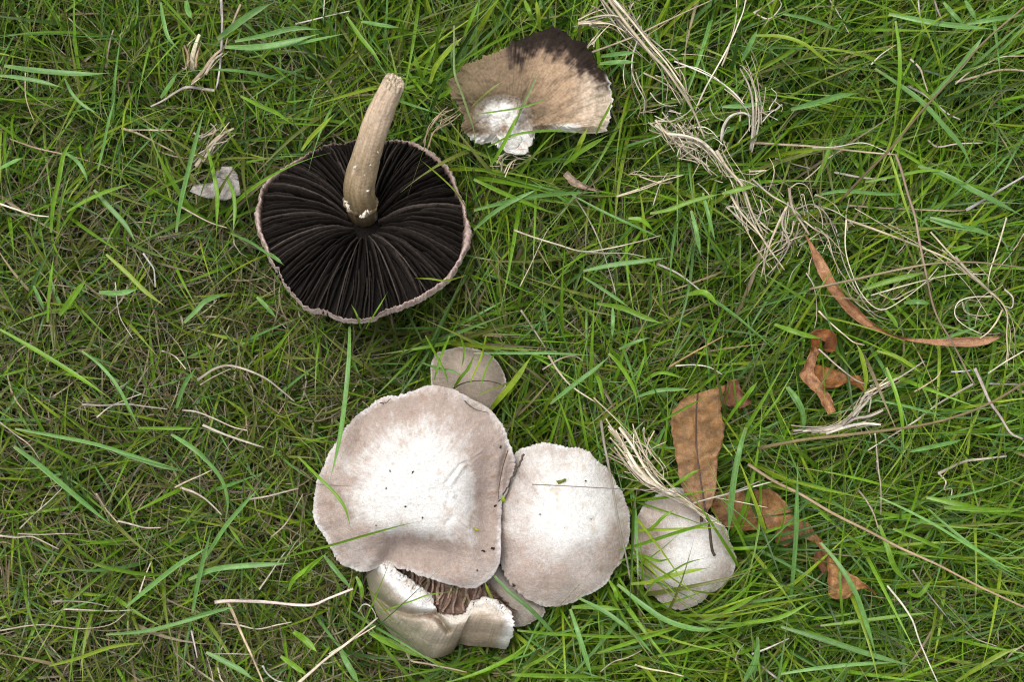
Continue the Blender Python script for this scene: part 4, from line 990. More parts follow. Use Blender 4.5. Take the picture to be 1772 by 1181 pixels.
# ------------------------------------------------------------------ single stalks, each one traced
S = [
    ("bent_stalk", "e1", [(1130, -10), (1135, 100), (1133, 210), (1125, 330), (1110, 430), (1098, 462)], [.050, .048, .044], 6.5, (.50, .44, .40), "straight mauve grey stalk bent beside the short grass stub"),
    ("bent_stalk", "e1", [(1095, 462), (1040, 455), (960, 445), (900, 470), (840, 510), (770, 545)], [.043, .040, .038, .032], 8, (.46, .39, .33), "flattened grey stalk lying at the foot of straight mauve stalk"),
    ("straw", "e1", [(1230, 20), (1200, 90), (1170, 170), (1150, 240)], .043, 6, (.42, .33, .21), "brownish straw standing next to straight mauve stalk"),
    ("straw", "e1", [(540, 350), (550, 270), (565, 200), (580, 150)], [.034, .040, .040], 6, (.42, .34, .24), "short upright buff straw alone in short green turf"),
    ("straw", "e1", [(0, 1042), (80, 1070), (170, 1098), (250, 1108)], .042, 4.5, (.66, .56, .42), "pale straw entering the turf's edge level with the overturned mushroom"),
    ("straw", "e1", [(620, 655), (700, 680), (780, 720), (890, 778)], [.038, .041, .040], 6, (.50, .40, .24), "forked buff straw lying flat in the turf"),
    ("straw", "e1", [(660, 664), (760, 664), (880, 665)], .041, 4, (.60, .52, .38), "thin pale straw lying along forked buff straw"),
    ("straw", "e1", [(920, 1055), (1000, 1100), (1080, 1140), (1160, 1165)], .042, 4, (.62, .5, .37), "pinkish straw beside the overturned mushroom's rim"),
    ("straw", "e1", [(1510, 122), (1600, 100), (1700, 75), (1790, 55)], .044, 4, (.66, .61, .52), "whitish straw crossing short vertical one above the tan stem"),
    ("straw", "e1", [(1658, -10), (1655, 50), (1650, 120)], .043, 3.4, (.62, .56, .44), "short vertical straw crossed by whitish one"),
    ("straw", "e1", [(130, 370), (130, 480), (150, 560), (175, 620)], .038, 3.4, (.58, .46, .26), "thin orange-buff straw curved among broad blades"),
    ("straw", "e1", [(50, 710), (180, 755), (330, 790), (480, 830), (600, 870)], .037, 4, (.34, .24, .16), "long reddish brown straw half buried in turf"),
    ("straw", "e1", [(350, 90), (420, 160), (490, 220), (550, 280)], .036, 3.4, (.34, .27, .18), "thin brown straw slanting to the short upright one"),
    ("straw", "d1", [(1060, 680), (1150, 620), (1230, 600), (1330, 625), (1430, 670), (1520, 740), (1585, 795)], [.036, .042, .043, .040], 6.5, (.58, .49, .38), "arched pale straw in the turf west of the white caps"),
    ("straw", "d1", [(1075, 705), (1150, 660), (1240, 618)], .041, 3.4, (.6, .52, .4), "thin straw branching from arched pale straw"),
    ("straw", "d1", [(1090, 920), (1180, 960), (1290, 1000), (1420, 1042)], [.040, .043, .042], 7, (.68, .60, .48), "thick cream straw lying below arched pale straw"),
    ("straw", "d1", [(980, 840), (1060, 850), (1150, 885), (1250, 930), (1330, 950)], .040, 4.4, (.54, .46, .36), "curved buff straw touching star-shaped grass tuft"),
    ("straw", "d1", [(440, 810), (560, 815), (680, 808), (780, 820), (900, 835)], .039, 5.5, (.56, .48, .38), "flat buff straw running into star-shaped grass tuft"),
    ("straw", "d1", [(520, 880), (580, 830), (660, 790), (760, 752)], .042, 4, (.64, .58, .48), "whitish straw crossing flat buff straw"),
    ("straw", "d1", [(770, -5), (800, 40), (828, 85), (835, 180)], .042, 5, (.60, .56, .50), "kinked white straw just beyond the overturned mushroom"),
    ("straw", "d1", [(0, 905), (80, 970), (160, 1030), (215, 1110)], .040, 3.4, (.58, .48, .36), "thin pinkish straw slanting at the turf's edge"),
    ("straw", "d1", [(620, 150), (630, 260), (650, 350), (715, 455)], .038, 3, (.56, .5, .4), "thin wavy straw in dark turf"),
    ("straw", "d1", [(870, 520), (940, 550), (1000, 620)], .037, 4, (.5, .44, .34), "short buff straw in dark turf"),
    ("straw", "d2", [(100, 400), (170, 330), (260, 250), (320, 190)], .041, 3.6, (.66, .6, .44), "thin cream straw crossing broad blue-green blade"),
    ("straw", "d2", [(600, 360), (660, 375), (740, 395), (820, 395)], .040, 5, (.50, .42, .34), "curled grey-brown straw at the tip of broad blue-green blade"),
    ("straw", "d2", [(490, 220), (540, 300), (600, 370)], .036, 5, (.40, .31, .22), "brown straw leading to curled grey-brown straw"),
    ("straw", "d2", [(0, 435), (80, 445), (160, 440), (230, 470), (300, 505)], .038, 4.4, (.5, .42, .33), "buff straw winding through thatch"),
    ("straw", "d2", [(90, 425), (200, 430), (330, 425), (420, 430)], .037, 3.4, (.46, .38, .3), "straight buff straw in thatch"),
    ("straw", "d2", [(320, 810), (440, 815), (560, 820), (680, 815)], .040, 4.4, (.56, .5, .42), "level pale straw lying in thatch below broad blades"),
    ("straw", "d2", [(270, 770), (380, 770), (480, 780), (560, 800)], .039, 3.6, (.5, .43, .33), "thin straw alongside level pale straw"),
    ("straw", "d2", [(710, 730), (740, 640), (772, 565)], .042, 4, (.62, .52, .38), "short cream straw standing in thatch"),
    ("straw", "d2", [(890, 190), (960, 155), (1030, 125), (1080, 100)], .041, 4.4, (.62, .52, .36), "cream straw pointing at the green tuft"),
    ("straw", "d2", [(920, 190), (1000, 220), (1060, 260), (1130, 330)], .039, 6, (.48, .40, .32), "broad mauve-buff straw in thatch"),
    ("straw", "d2", [(1270, 250), (1360, 235), (1450, 212), (1520, 195)], .042, 5, (.62, .53, .4), "short buff straw just west of the largest cap"),
    ("straw", "d2", [(0, 920), (200, 890), (400, 910), (560, 890), (640, 830)], .037, 3.6, (.46, .39, .28), "long thin buff straw in lower thatch"),
    ("straw", "e4", [(255, 690), (330, 682), (480, 684), (620, 692), (760, 706), (870, 704), (960, 665), (1110, 605)], [.044, .046, .046, .044], [8.5], (.60, .50, .43), "pinkish flat stalk lying level beside the tipped mushroom"),
    ("straw", "e4", [(335, 690), (375, 770), (420, 880), (470, 990), (510, 1080), (560, 1200)], [.040, .045, .048, .050], 7.5, (.50, .39, .25), "tan hollow straw slanting from the pinkish flat stalk"),
    ("straw", "e4", [(770, 1190), (840, 1130), (930, 1050), (1050, 960), (1150, 880), (1260, 785)], [.050, .050, .048, .046], 7.5, (.58, .50, .37), "thick cream straw reaching up to the tipped mushroom"),
    ("straw", "e4", [(960, 1010), (1060, 950), (1160, 890), (1250, 835)], .047, 4, (.55, .47, .34), "thin straw alongside thick cream one at tipped mushroom"),
    ("straw", "e4", [(1140, 750), (1170, 705), (1210, 710), (1245, 760), (1250, 800)], [.044, .048, .048, .046], 3.4, (.66, .6, .52), "small pale hooked straw before the tipped mushroom"),
    ("straw", "e4", [(530, 610), (580, 540), (630, 465), (690, 380)], .043, 4.4, (.62, .55, .46), "pale straw slanting over broad green blade"),
    ("straw", "e4", [(110, 860), (130, 950), (148, 1035)], .040, 5, (.60, .53, .45), "short upright whitish straw in lower thatch"),
    ("straw", "e4", [(600, 290), (680, 220), (740, 130), (800, 20)], .042, 4, (.46, .38, .26), "long buff straw slanting beside the largest cap"),
    ("straw", "e4", [(290, 820), (400, 830), (520, 855), (640, 830), (730, 812)], .040, 4.5, (.56, .48, .38), "wavy pale straw under tan hollow straw"),
    ("straw", "e4", [(230, 1010), (340, 1008), (480, 1012)], .041, 3, (.6, .55, .45), "thin white straw near tan hollow straw"),
    ("straw", "e4", [(550, 1080), (580, 1130), (640, 1175), (720, 1190)], .041, 4.6, (.54, .52, .46), "grey curved straw at thick cream straw's foot"),
    ("straw", "d6", [(350, 860), (420, 950), (470, 1060), (600, 1090), (800, 1130), (980, 1170)], [.020, .030, .036, .036], 6, (.46, .37, .25), "brownish straw hugging the tipped mushroom's underside"),
    ("long_stalk", "d4", [(130, 70), (260, 155), (400, 225), (560, 320), (740, 410), (900, 495), (1100, 585), (1300, 690), (1560, 810)], [.056, .062, .066, .070], 7.5, (.42, .30, .175), "long straight tan stalk rising from grass behind ochre leaf"),
    ("straw", "d4", [(785, -10), (795, 90), (808, 200), (808, 330)], .050, 4.4, (.66, .57, .42), "vertical cream straw crossing long straight tan stalk's upper side"),
    ("straw", "d4", [(690, 200), (730, 250), (770, 320), (795, 400)], [.042, .047, .048], 5.5, (.56, .45, .34), "kinked buff straw beside vertical cream straw"),
    ("straw", "d4", [(840, 690), (920, 790), (970, 870), (1000, 960), (1050, 1080), (1100, 1190)], .049, 5, (.70, .66, .52), "long whitish straw running down from ochre leaf tip"),
    ("straw", "d4", [(970, 610), (1020, 690), (1080, 770), (1190, 905)], [.047, .045, .042], 4.5, (.50, .42, .36), "thin mauve straw below long straight tan stalk"),
    ("straw", "d4", [(1100, 120), (1170, 85), (1240, 55), (1320, 45), (1450, 30)], [.044, .048, .048], 8, (.62, .55, .42), "flat split straw with crumpled bend in bright grass"),
    ("straw", "d4", [(1105, 120), (1140, 160), (1130, 200), (1170, 200), (1150, 300)], [.046, .044, .040], 4.6, (.62, .54, .42), "crooked straw hanging from flat split one"),
    ("straw", "d4", [(1240, 925), (1300, 965), (1400, 1000)], .045, 4, (.6, .52, .4), "short straw with small hook in bright grass"),
    ("straw", "d4", [(200, 1100), (260, 1150), (320, 1190)], .042, 6, (.44, .38, .32), "grey flat straw at the lower turf edge"),
    ("straw", "d4", [(1440, 1080), (1480, 1030), (1560, 980)], .044, 6, (.5, .42, .28), "buff straw near the turf corner"),
    ("straw", "d4", [(150, 1040), (230, 1010), (340, 960)], .040, 5, (.5, .46, .4), "broken grey straw below ochre leaf"),
    ("straw", "d4", [(-60, 245), (60, 215), (160, 185), (255, 160)], [.048, .049, .047], 4.6, (.58, .54, .46), "silvery straw crossing upright broad blade by the flat leaf"),
    ("straw", "d4", [(-40, 240), (80, 262), (230, 292)], .044, 3, (.6, .5, .36), "thin straw below silvery straw over ochre leaf"),
    ("bent_stalk", "d3", [(160, 730), (300, 738), (460, 748), (620, 765), (760, 780), (885, 790)], [.048, .052, .054], 6, (.42, .33, .22), "brown stalk running level out of bleached straw heap"),
    ("bent_stalk", "d3", [(885, 788), (915, 870), (945, 980), (985, 1110), (1010, 1250), (1045, 1420), (1090, 1600), (1180, 1760), (1250, 1900), (1290, 1970)], [.054, .056, .058, .056, .054], 6.5, (.30, .22, .15), "long dark stalk dropping from level brown stalk past narrow leaf"),
    ("straw", "d3", [(460, 755), (580, 750), (720, 730), (840, 775)], .053, 3.2, (.62, .58, .5), "thin silvery straw arched over level brown stalk"),
    ("straw", "d3", [(640, 1050), (800, 1062), (980, 1070), (1150, 1078), (1250, 1075)], [.042, .048, .050], 4.4, (.36, .28, .19), "thin brown stalk joined to grey stub at turf side"),
    ("bent_stalk", "d3", [(1245, 1075), (1340, 1020), (1440, 960), (1560, 890)], [.050, .052, .054], 7.5, (.40, .37, .34), "grey stub slanting out at the turf side"),
    ("straw", "d3", [(1190, 420), (1300, 390), (1400, 360), (1480, 355), (1570, 365)], [.044, .048, .049], 6.5, (.52, .41, .27), "branching buff straw in upper bright grass"),
    ("straw", "d3", [(1190, 430), (1260, 370), (1340, 330), (1430, 290), (1540, 285)], .048, 3.6, (.62, .54, .4), "thin branch above branching buff straw"),
    ("straw", "d3", [(950, 440), (1020, 475), (1080, 520), (1150, 580), (1215, 610)], [.044, .046, .044], 6, (.62, .56, .48), "mottled pale straw by crooked brown one"),
    ("straw", "d3", [(960, 300), (1010, 350), (1030, 410), (1050, 470)], .045, 5.5, (.50, .42, .32), "crooked brown straw in upper bright grass"),
    ("straw", "d3", [(1080, -10), (1100, 50), (1125, 105)], .047, 6, (.40, .31, .27), "mauve stub at the upper turf edge"),
    ("straw", "d3", [(1000, -5), (1010, 80), (1030, 180)], .045, 5, (.52, .47, .42), "grey straw next to mauve stub"),
    ("straw", "d3", [(550, 0), (600, 80), (645, 165)], .045, 3.6, (.56, .52, .4), "thin hooked straw in upper bright grass"),
    ("straw", "d3", [(760, 330), (810, 280), (885, 228)], .047, 3.6, (.68, .62, .48), "cream straw tip above long bright blade"),
    ("straw", "d3", [(160, 65), (220, 30), (270, -5)], .047, 5, (.62, .55, .42), "zigzag straw upper arm"),
    ("straw", "d3", [(165, 68), (240, 95), (300, 30), (290, -5)], .047, 4, (.58, .52, .38), "zigzag straw lower arm folded beside upper arm"),
    ("straw", "d3", [(240, 95), (200, 155)], .046, 3.4, (.58, .5, .36), "short straw end at the zigzag straw's fold"),
    ("straw", "d3", [(410, 930), (480, 870), (540, 810), (620, 760)], .044, 3.6, (.52, .45, .3), "thin buff straw under level brown stalk"),
    ("straw", "d3", [(570, 880), (700, 905), (840, 920)], .042, 6, (.38, .34, .28), "greyish straw buried under level brown stalk"),
    ("straw", "d3", [(270, 810), (370, 840), (450, 860)], .043, 4, (.48, .42, .32), "short buried straw by bleached straw heap"),
    ("straw", "d3", [(1050, 715), (1100, 750), (1200, 735), (1330, 730)], .044, 5, (.5, .43, .34), "curled straw with seed husk in bright grass"),
    ("straw", "d3", [(640, 1180), (632, 1100), (650, 1010)], .046, 3.2, (.58, .52, .36), "fine upright straw near root tuft"),
    ("forked_stalk", "c6", [(975, 725), (1010, 800), (1050, 890), (1100, 960), (1150, 1040), (1210, 1070)], [.052, .050, .046], 8, (.50, .42, .36), "thick flat straw below the narrow leaf's tip, split at the end"),
    ("straw", "c6", [(970, 800), (880, 850), (780, 910), (690, 980), (560, 1060), (455, 1125)], [.052, .050, .046], 5.5, (.52, .45, .37), "slanting pale straw crossing the brown stem that arches high"),
    ("arching_stem", "c6", [(-80, 1115), (130, 1075), (350, 1050), (560, 1025), (800, 985), (1050, 895), (1300, 740)], [.070, .105, .130, .150], 7.5, (.24, .185, .085), "brown stem arching high over the grass beside frayed sheath"),
    ("arching_stem", "c6", [(170, 340), (400, 290), (600, 245), (800, 212), (1000, 210), (1250, 240)], [.060, .075, .085, .085], 5.5, (.27, .22, .12), "brown stem arching over the long narrow leaf"),
    ("arching_stem", "d3", [(600, 1030), (720, 900), (860, 760), (1000, 590), (1180, 390), (1330, 220), (1560, 20)], [.060, .090, .110, .120], 6, (.22, .17, .085), "thin brown stem arching high over upper bright grass"),
    ("straw", "c6", [(155, 260), (190, 320), (205, 400), (205, 480), (195, 530)], .044, 3, (.6, .52, .38), "fine drooping straw beside the narrow leaf"),
    ("straw", "c6", [(215, 445), (280, 510), (350, 570), (390, 600), (440, 612)], .045, 4, (.58, .48, .34), "fine straw leading from narrow leaf to green sprout"),
    ("straw", "c6", [(215, 630), (280, 690), (340, 740), (400, 785), (440, 800)], .047, 4.4, (.56, .44, .36), "pinkish straw lying across the curled leaf"),
    ("straw", "c6", [(270, 0), (300, 50), (318, 110)], .046, 4, (.6, .54, .46), "white straw tip by root tuft"),
    ("straw", "c6", [(860, 742), (910, 740), (955, 735)], .052, 4.4, (.5, .46, .5), "lilac straw stub at forked straw"),
    ("straw", "c6", [(680, 840), (740, 805), (790, 770), (812, 735)], .046, 4.6, (.56, .46, .24), "yellowish dead blade tip below the narrow leaf"),
    ("straw", "c6", [(490, 1040), (497, 1110), (500, 1185)], .048, 3.6, (.66, .58, .45), "fine upright straw below frayed sheath"),
    ("straw", "c6", [(1040, 750), (1130, 690), (1215, 640)], .048, 4, (.6, .53, .4), "cream straw at narrow leaf's end, slanting up"),
    ("straw", "c6", [(1040, 800), (1120, 803), (1215, 805)], .047, 5, (.46, .42, .38), "level grey straw behind forked straw"),
    ("straw", "c4", [(265, 325), (420, 332), (600, 342), (760, 350), (960, 357), (1110, 378)], [.0575, .0575, .056, .053, .051], 2.4, (.34, .27, .25), "thin grey needle stalk lying across smooth round cap"),
    ("dry_blade", "c4", [(655, -40), (672, 80), (690, 170), (720, 330), (745, 480), (770, 610), (800, 740), (822, 865)], [.046, .052, .055, .055, .053, .050, .046], 6.5, (.40, .36, .28), "dull flat dead blade lying over smooth round cap's rim"),
    ("straw", "c4", [(1180, 432), (1290, 400), (1400, 370), (1575, 300)], [.050, .051, .050], 4, (.64, .58, .47), "fine pale straw joining frayed straw tuft at leaf stalk"),
    ("straw", "d5", [(70, 440), (110, 490), (170, 590), (220, 670)], [.042, .040, .034], 4.4, (.24, .16, .08), "short dark brown stalk with pale tip in dark thatch"),
    ("straw", "d5", [(205, 290), (300, 325), (430, 365), (560, 400), (700, 382), (840, 350), (955, 318)], [.042, .044, .044], 4.4, (.60, .53, .38), "long shallow V-shaped pale straw between torn piece and caps"),
    ("straw", "d5", [(560, 402), (680, 408), (790, 410), (880, 430)], .043, 3.6, (.56, .52, .38), "thin straw continuing from shallow V-shaped straw"),
    ("straw", "d5", [(510, 115), (560, 190), (620, 300), (670, 430), (710, 560), (725, 620)], .042, 4, (.54, .5, .36), "long thin straw crossing shallow V-shaped straw"),
    ("straw", "d5", [(235, 580), (290, 470), (340, 360), (382, 280)], .043, 2.8, (.66, .60, .4), "fine cream straw standing across shallow V-shaped straw"),
    ("straw", "d5", [(380, 930), (430, 1010), (500, 1090), (620, 1170)], .042, 5.5, (.54, .45, .32), "buff straw slanting from dark thatch toward smooth round cap"),
    ("straw", "d5", [(240, 700), (300, 790), (370, 900)], .040, 5, (.36, .3, .23), "dull dead blade slanting in dark thatch"),
    ("straw", "d5", [(730, 118), (830, 85), (940, 45), (1050, 15)], .046, 4.6, (.62, .54, .36), "buff straw above curled green blade"),
    ("straw", "d5", [(940, 465), (1020, 500), (1090, 545), (1170, 610)], .041, 6, (.40, .37, .3), "grey dead blade in dark turf"),
    ("straw", "d5", [(1030, 985), (1130, 980), (1210, 995), (1270, 1030)], .043, 3.4, (.6, .56, .48), "fine white arched straw above the wide flat leaf"),
    ("straw", "d5", [(1000, 990), (1100, 930), (1190, 880), (1280, 830)], .044, 5, (.32, .21, .09), "brown stem lying slantwise above the wide flat leaf"),
    ("straw", "d5", [(350, 1005), (440, 950), (510, 935), (560, 960)], .041, 3.6, (.58, .48, .36), "hooked cream straw near small tan cap"),
    ("straw", "e5", [(640, 660), (730, 590), (830, 560), (930, 510)], .042, 3.4, (.6, .5, .36), "cream straw in grass beneath the sunken pale cap"),
    ("straw", "e5", [(880, 610), (980, 640), (1100, 660), (1220, 690)], .042, 5, (.52, .48, .28), "yellowed dead blades lying below the sunken pale cap"),
    ("straw", "e5", [(1580, 580), (1600, 520), (1640, 470)], .043, 3.4, (.62, .54, .42), "small curved cream straw at the lower grass"),
]
for (nm, c, pts, z, w, cl_, lab) in S:
    w = w[0] if isinstance(w, list) else w
    stalk(nm, c, pts, z, w * .78, cl_, lab, "straw" if nm in ("straw", "dry_blade") else "stalk", "loose straws and stalks in the turf", taper=.55, sink=not any(k in lab for k in ("cap", "mushroom", "leaf")))

# bits lying on the caps
def crumb(name, c, xy, z, size, colr, label, group=None, cat="crumb", seed=0):
    Vx, Qq, Tt, cc = flake(P(c, [xy])[0], z, size, None, colr, 900 + seed)
    cen = Vx.mean(0); o = mk(name, Vx - cen, Qq, Tt, M_crumb, None, cc); o.location = cen
    tag(o, label, cat, group)


def surf_z(px):
    """height of the collider under a sight line"""
    z = .05
    for _ in range(4):
        p = at([px], z)[0]
        zz = zhi[int((p[1] - Y0) / CELL), int((p[0] - X0) / CELL)]
        if zz > 0: z = zz
    return z


for i, (x, y, s) in enumerate([(384, 605, 1.1), (440, 641, .8), (320, 545, .7), (408, 491, .8), (333, 488, .7), (640, 750, 1.0), (672, 742, 1.3), (697, 408, 1.2), (680, 602, 1.2), (287, 667, .6), (620, 815, .7)]):
    crumb("soil_crumb", "c3", (x, y), surf_z(P("c3", [(x, y)])[0]) + .0001, s * .0006, (.03, .024, .018), "dark soil speck stuck on the largest white cap", "soil specks on the largest cap", seed=i)
for i, (x, y, s) in enumerate([(570, 305, .8), (310, 495, .5), (600, 522, .5), (160, 898, 1.6)]):
    crumb("soil_crumb", "c4", (x, y), surf_z(P("c4", [(x, y)])[0]) + .0001, s * .0006, (.05, .035, .025), "dark soil speck stuck on smooth round cap", "soil specks on the round cap", seed=40 + i)
crumb("leaf_fleck", "c4", (428, 308), surf_z(P("c4", [(428, 308)])[0]) + .0002, .0014, (.16, .20, .03), "olive leaf fleck above the needle stalk on round cap", cat="fleck", seed=60)
crumb("leaf_fleck", "c3", (618, 680), surf_z(P("c3", [(618, 680)])[0]) + .0002, .0009, (.45, .45, .03), "tiny yellow fleck on the largest white cap", cat="fleck", seed=61)
crumb("leaf_fleck", "c3", (706, 578), .056, .0014, (.25, .38, .03), "bright green fleck caught between two white caps", cat="fleck", seed=62)
crumb("soil_crumb", "c4", (1228, 527), surf_z(P("c4", [(1228, 527)])[0]) + .0003, .0012, (.12, .08, .04), "brown crumb beside the leaf stalk on sunken cap", seed=63)
stalk("twig", "c3", [(776, 432), (755, 470), (730, 520), (705, 565), (690, 588)], [.056, .056, .056, .055], 4, (.10, .075, .06), "small dark twig lodged between largest and round caps", "twig", jit=.0005)
stalk("twig", "c3", [(722, 418), (706, 470), (694, 530), (690, 580)], [.0525, .053, .053, .052], 1.8, (.07, .045, .035), "hair-thin dark fibre along the largest cap's creased edge", "twig")
stalk("twig", "e2", [(440, 262), (470, 262), (500, 255), (528, 228)], [.0478, .0485, .0488, .0485], 1.7, (.02, .017, .015), "tiny black curled thread at the largest cap's upper rim", "twig", jit=.0003)
stalk("twig", "e2", [(1020, 150), (1090, 110), (1180, 90), (1290, 90), (1370, 108), (1420, 130)], [.036, .037, .037, .036, .034], 2.4, (.06, .045, .035), "thin dark arched stem over small dull tan cap", "twig")
stalk("twig", "e2", [(1108, 245), (1150, 285), (1210, 320), (1295, 340)], [.050, .051, .051, .050], 2.0, (.06, .065, .025), "dark bent sliver at the largest cap's rim by small tan cap", "twig")

# ------------------------------------------------------------------ grass
VIV = np.array((.165, .325, .016)); YEL = np.array((.255, .365, .022)); BLU = np.array((.160, .330, .080)); DRK = np.array((.050, .120, .010)); OLV = np.array((.175, .200, .042)); DEAD = np.array((.40, .32, .185)); DEAD2 = np.array((.27, .22, .135))


def traced_blade(c, pts, z, w, colr, label, group=None, roll=None, n=22, fold=.18):
    px = P(c, pts); z = np.interp(np.linspace(0, 1, len(px)), np.linspace(0, 1, len(z)), z) if np.ndim(z) else np.full(len(px), z)
    w3 = at(px, z); cc = catmull(w3, n)
    seed = int(abs(px.sum() * 11)) % 99991; r = np.random.default_rng(seed)
    t = np.gradient(cc, axis=0); t /= np.linalg.norm(t, axis=1)[:, None]
    sv = np.cross(t, (0, 0, 1.0)); sv /= np.linalg.norm(sv, axis=1)[:, None] + 1e-9; up = np.cross(sv, t)
    ro = (r.uniform(-.5, .5) if roll is None else roll) + np.linspace(0, r.uniform(-.5, .5), n)
    sd = sv * np.cos(ro)[:, None] + up * np.sin(ro)[:, None]; nn = np.cross(sd, t)
    s = np.linspace(0, 1, n)
    hw = .5 * w * K * (CAM_H - .045) * np.minimum(1, .55 + 1.6 * s) * (1 - smooth(.62, 1.0, s) ** 1.3 * .96)
    a = cc - sd * hw[:, None]; b = cc - nn * -(hw * fold * 2)[:, None] * -1; d = cc + sd * hw[:, None]
    V = np.stack([a, b, d], 1).reshape(-1, 3)
    o_c = np.array(colr) * r.uniform(.9, 1.12)
    C = o_c[None] * (1 + .25 * (vnoise(np.repeat(s, 3) * 6, np.repeat(s, 3) * 0, seed) - .5))[:, None]
    C = mix(C, np.array((.30, .33, .14)), smooth(.12, 0, np.repeat(s, 3)) * .5)
    C = mix(C, DEAD, smooth(.94, 1.0, np.repeat(s, 3)) * .6)
    bl = np.stack([np.tile([-1., 0, 1], n), np.repeat(s * 3, 3), np.full(3 * n, r.random())], 1)
    o = mk("grass_blade", V - w3[0], grid_quads(n, 3), None, M_grass, None, C, bl)
    o.location = w3[0]
    tag(o, label, "grass", group)
    return o


